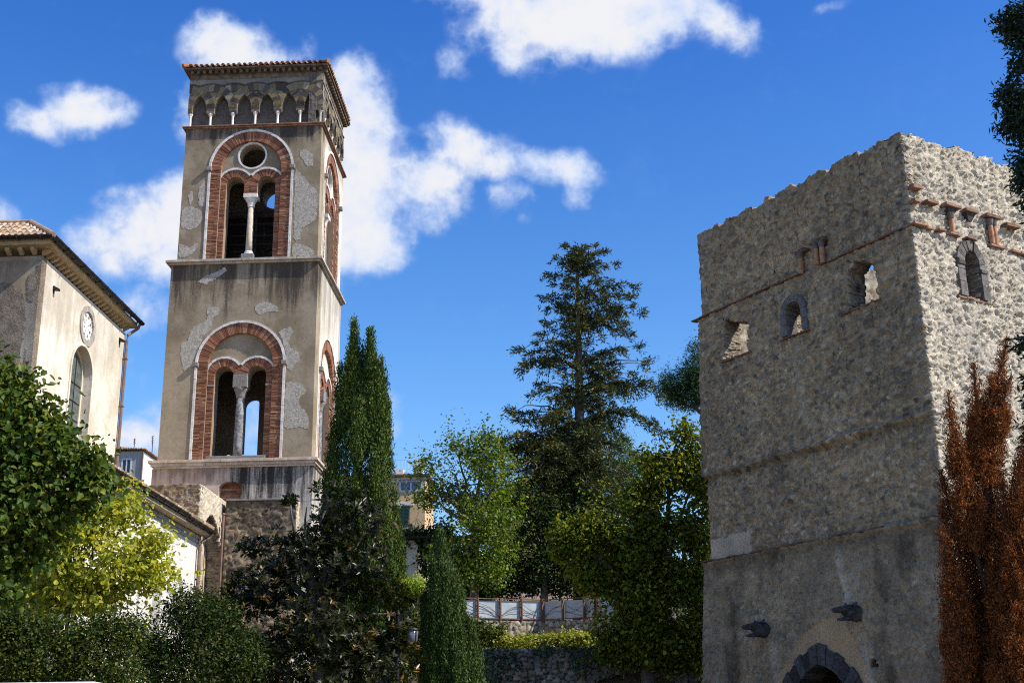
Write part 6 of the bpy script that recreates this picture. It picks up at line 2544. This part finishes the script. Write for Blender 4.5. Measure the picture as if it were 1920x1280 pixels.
for i in range(1900):      # short leafy twigs along the trunk
    y = rngc.uniform(60, 1500)
    R_ = np.interp(y, [50, 300, 600, 900, 1100, 1500], [.25, .7, 1.0, 1.2, 1.9, 2.4]) * rngc.random() ** .6
    if math.sin(y * .021) + .6 * math.sin(y * .05 + 1) < -.9:
        continue
    th = rngc.uniform(0, 2 * math.pi)
    c = at(*zc(np.interp(y, [50, 1600], [345, 365]), y), CD) + np.array([math.cos(th) * R_, math.sin(th) * R_, -.15 * R_])
    tP.append(c)
    tA.append(np.array([math.cos(th), math.sin(th), -.45]))
mb.build('trunk', m_bark, cedar, smooth=True)
tP, tA = np.array(tP), np.array(tA)
n_ = len(tP)
per = 7
A = np.repeat(tA, per, 0) + rngc.normal(size=(n_ * per, 3)) * .65 + np.array([0, 0, .12])
Nn = np.array([0, 0, 1.0]) + rngc.normal(size=(n_ * per, 3)) * .7
sz = rngc.uniform(.6, 1.3, n_ * per)
V, F_, kk = leaf_geo(np.repeat(tP, per, 0) + rngc.normal(size=(n_ * per, 3)) * .055, Nn, .23 * sz, .058 * sz, 'diamond', A, .15, rngc)
np_obj('crown', V, F_, lm_cedar, cedar, {'rnd': np.repeat(np.clip(np.repeat(rngc.random(n_), per) * .5 + rngc.random(n_ * per) * .5, 0, 1), kk)})

# ---- bright green ginkgo left of the cedar
B = [(800, 872, 22, 22), (850, 838, 24, 18), (900, 845, 36, 34), (872, 898, 55, 46), (820, 920, 42, 34), (932, 895, 40, 50), (880, 960, 66, 46), (900, 1025, 66, 46), (792, 930, 22, 12), (855, 1050, 50, 40), (915, 820, 12, 14), (788, 895, 14, 20), (842, 880, 30, 24), (930, 960, 50, 60), (900, 1075, 60, 30)]
r_ = tree('ginkgo_tree', 55, 890, 6.5, 1000, .24, B, 'bright green spiky ginkgo between yellow house and cedar', limbs=B, seed=15, extra=4)
foliage('crown', B, 55, 3000, 8, .14, .105, lm_ginkgo, r_, 'diamond', .24, 51, .2, .5, .6, .42, .9, flat=.8, shoots=380, slen=1.2, sup=1.0)

# ---- stone pine behind the ruined tower
B = [(1275, 712, 40, 34), (1252, 728, 22, 20), (1303, 690, 36, 40), (1310, 655, 20, 22), (1295, 740, 40, 30), (1330, 720, 40, 50), (1265, 748, 22, 16)]
r_ = tree('stone_pine', 75, 1345, 9, 790, .3, B, 'dark green stone pine crown against the sky beside the ruined tower', limbs=B, seed=16, extra=5, pxfork=1335)
foliage('crown', B, 75, 1700, 12, .24, .05, lm_pine, r_, 'diamond', .20, 52, .3, .8, .6, .18, .8)
B = [(1190, 875, 28, 28), (1165, 830, 18, 18), (1180, 920, 40, 30), (1012, 835, 16, 20), (1150, 880, 30, 30)]
r_ = tree('young_pine', 72, 1170, 8, 960, .16, B, 'yellow green young pine showing through the lower cedar branches', limbs=B, seed=17, extra=3)
foliage('crown', B[:3] + B[4:], 72, 1200, 9, .22, .05, lm_ginkgo, r_, 'diamond', .22, 53, .3, .8, .6, .15, .8)

# ---- lime tree beside the ruined tower, lower half in the tower's shadow
B = [(1285, 838, 28, 40), (1250, 890, 46, 46), (1308, 905, 38, 78), (1216, 952, 46, 40), (1128, 985, 48, 36), (1075, 1018, 44, 34), (1170, 1040, 90, 58), (1268, 1010, 78, 78), (1135, 1072, 66, 42), (1222, 1122, 100, 76), (1300, 1140, 48, 96), (1185, 1172, 78, 46), (1055, 1000, 22, 20), (1240, 1205, 86, 46), (1175, 1215, 60, 30), (1310, 1215, 36, 50), (1218, 860, 16, 18), (1282, 800, 14, 14), (1110, 950, 18, 14), (1190, 925, 22, 20)]
LD = 40.9
r_ = tree('lime_tree', LD, 1215, 0, 1140, .3, B, 'large lime tree with lit yellow green top beside the ruined tower', limbs=B, seed=18, extra=3)
foliage('crown', [b_ + (0, .5) for b_ in B], LD, 9000, 7, .125, .105, lm_lime, r_, 'heart', .17, 57, .25, .45, .75, .32, .6, droop=.7, shoots=330, slen=.85, sup=1.0)

B = [(960, 1000, 60, 52), (1010, 955, 56, 44), (1045, 1015, 60, 60), (930, 1060, 56, 46), (1120, 940, 46, 40), (1160, 985, 60, 50), (1080, 960, 50, 40), (985, 1060, 60, 50), (965, 930, 34, 26)]
r_ = tree('holm_oak', 57.5, 1020, 6.5, 1040, .22, B, 'dark round evergreen oak filling the gap beneath the cedar', limbs=B, seed=26, extra=1)
foliage('crown', B, 57.5, 3200, 7, .15, .08, lm_bush2, r_, 'diamond', .2, 56, .4, .5, .7, .2, .7, shoots=120, slen=.7)

# ---- undergrowth behind the railing: separate dark bushes
for (px, py, rx, ry, D, sd_, lb) in ((880, 1095, 60, 34, 57, 61, 'dark bush behind the railing near the small cypress'), (960, 1075, 50, 40, 59, 62, 'dark bush behind the bluish middle panels of the railing'), (1050, 1070, 60, 46, 58, 63, 'dark bush behind the railing panels nearest the lime tree'), (1140, 1060, 70, 60, 57, 64, 'dark bush behind the lime tree'), (1250, 1060, 90, 80, 58, 65, 'large dark bush between lime tree and ruined tower')):
    B = [(px, py, rx, ry), (px - rx * .5, py + ry * .3, rx * .6, ry * .7), (px + rx * .5, py + ry * .2, rx * .6, ry * .8)]
    r_ = tree('garden_shrub', D, px, 6.4, py + ry, .08, B, lb, 'shrub', limbs=B, seed=sd_, extra=1, group='shrubs on the upper terrace')
    foliage('foliage', B, D, 1100, 6, .15, .085, lm_bush2, r_, 'diamond', .2, sd_, .5, .5, .7, .1, .6)

# ---- ivy over the ledge, creepers by the lamp, bright round bush
iv = at(985, 1205, 47.4)
r_ = thing('trailing_ivy', (iv[0], iv[1], float(iv[2]) - .3), 'yellow green ivy trailing over the ledge between the two stone walls', 'ivy')
B = [(905, 1210, 32, 16), (950, 1206, 40, 12), (1000, 1204, 44, 11), (1045, 1200, 34, 10), (1082, 1196, 22, 10), (925, 1192, 22, 14), (880, 1222, 24, 16), (1060, 1200, 30, 9), (1110, 1204, 30, 9)]
foliage('foliage', B, 47.4, 1100, 7, .12, .10, lm_ivy, r_, 'diamond', .11, 71, .4, .6, .7, .08, .5)
iv = at(1000, 1240, 41.7)
r_ = thing('hanging_creeper', (iv[0], iv[1], .4), 'dark creeper hanging over the lower terrace wall beside its arch', 'ivy')
foliage('foliage', [(930, 1225, 30, 14), (955, 1250, 20, 34), (1040, 1218, 40, 12), (1100, 1222, 40, 14), (1085, 1245, 18, 22), (1180, 1225, 60, 16), (1280, 1240, 40, 30), (920, 1265, 26, 30)], 41.5, 520, 6, .10, .075, lm_vine, r_, 'diamond', .1, 76, .4, .5, .7, .25, .5)
iv = at(905, 1170, 46.8)
r_ = thing('climbing_creeper', (iv[0], iv[1], float(iv[2]) - .8), 'green creeper climbing the upper stone wall beside the small cypress', 'ivy')
foliage('foliage', [(895, 1180, 20, 22), (925, 1185, 22, 14), (942, 1176, 8, 8), (880, 1190, 20, 30), (915, 1240, 30, 40)], 47.0, 500, 6, .12, .09, lm_bush, r_, 'diamond', .1, 72, .4, .5, .7, .1, .5)
iv = at(775, 1150, 29.5)
r_ = thing('pillar_ivy', (iv[0], iv[1], .3), 'green ivy hanging down the stone pillar behind the lamp', 'ivy')
foliage('foliage', [(745, 1125, 26, 40), (765, 1150, 18, 50), (780, 1190, 12, 50), (745, 1180, 22, 36), (790, 1230, 14, 50), (760, 1235, 22, 40)], 29.5, 900, 6, .085, .06, lm_bush, r_, 'diamond', .07, 73, .4, .4, .7, .1, .4)
iv = at(782, 1120, 29.3)
r_ = thing('round_bush', (iv[0], iv[1], float(iv[2]) - .1), 'bright yellow green rounded bush topping the stone pillar', 'shrub')
mb = MB()
mb.tube([np.array([iv[0], iv[1], float(iv[2]) - .1]), at(782, 1100, 29.3)], [.03, .015], 6)
mb.build('stem', m_bark, r_)
foliage('foliage', [(778, 1099, 24, 17), (762, 1102, 14, 12)], 29.3, 420, 6, .06, .045, lm_topiary, r_, 'diamond', .05, 74, .5, .5, .7)

# ---- vine over the pergola
iv = at(790, 1005, 60)
r_ = thing('pergola_vine', (iv[0], iv[1], 8), 'dark vine with stray shoots overgrowing the pergola', 'vine')
foliage('foliage', [(795, 1008, 42, 14), (770, 1002, 22, 10), (820, 1020, 32, 26), (800, 1045, 16, 36), (755, 1020, 10, 24), (830, 1000, 20, 20)], 60, 1100, 6, .17, .12, lm_vine, r_, 'diamond', .14, 75, .4, .5, .6, .05, .6)
mb = MB()
rr = random.Random(9)
for i in range(14):
    p0 = at(rr.uniform(755, 825), 1000, 60)
    mb.tube(curve_pts(p0, p0 + np.array([rr.uniform(-.5, .5), 0, rr.uniform(.3, 1.0)]), .1, 5, .08, rr), .012, 4)
for px in (760, 800, 826):
    mb.tube([np.array([at(px, 1020, 60)[0], 60, 7.5]), at(px, 1000, 60)], [.05, .03], 6)
mb.build('stems', m_bark, r_)
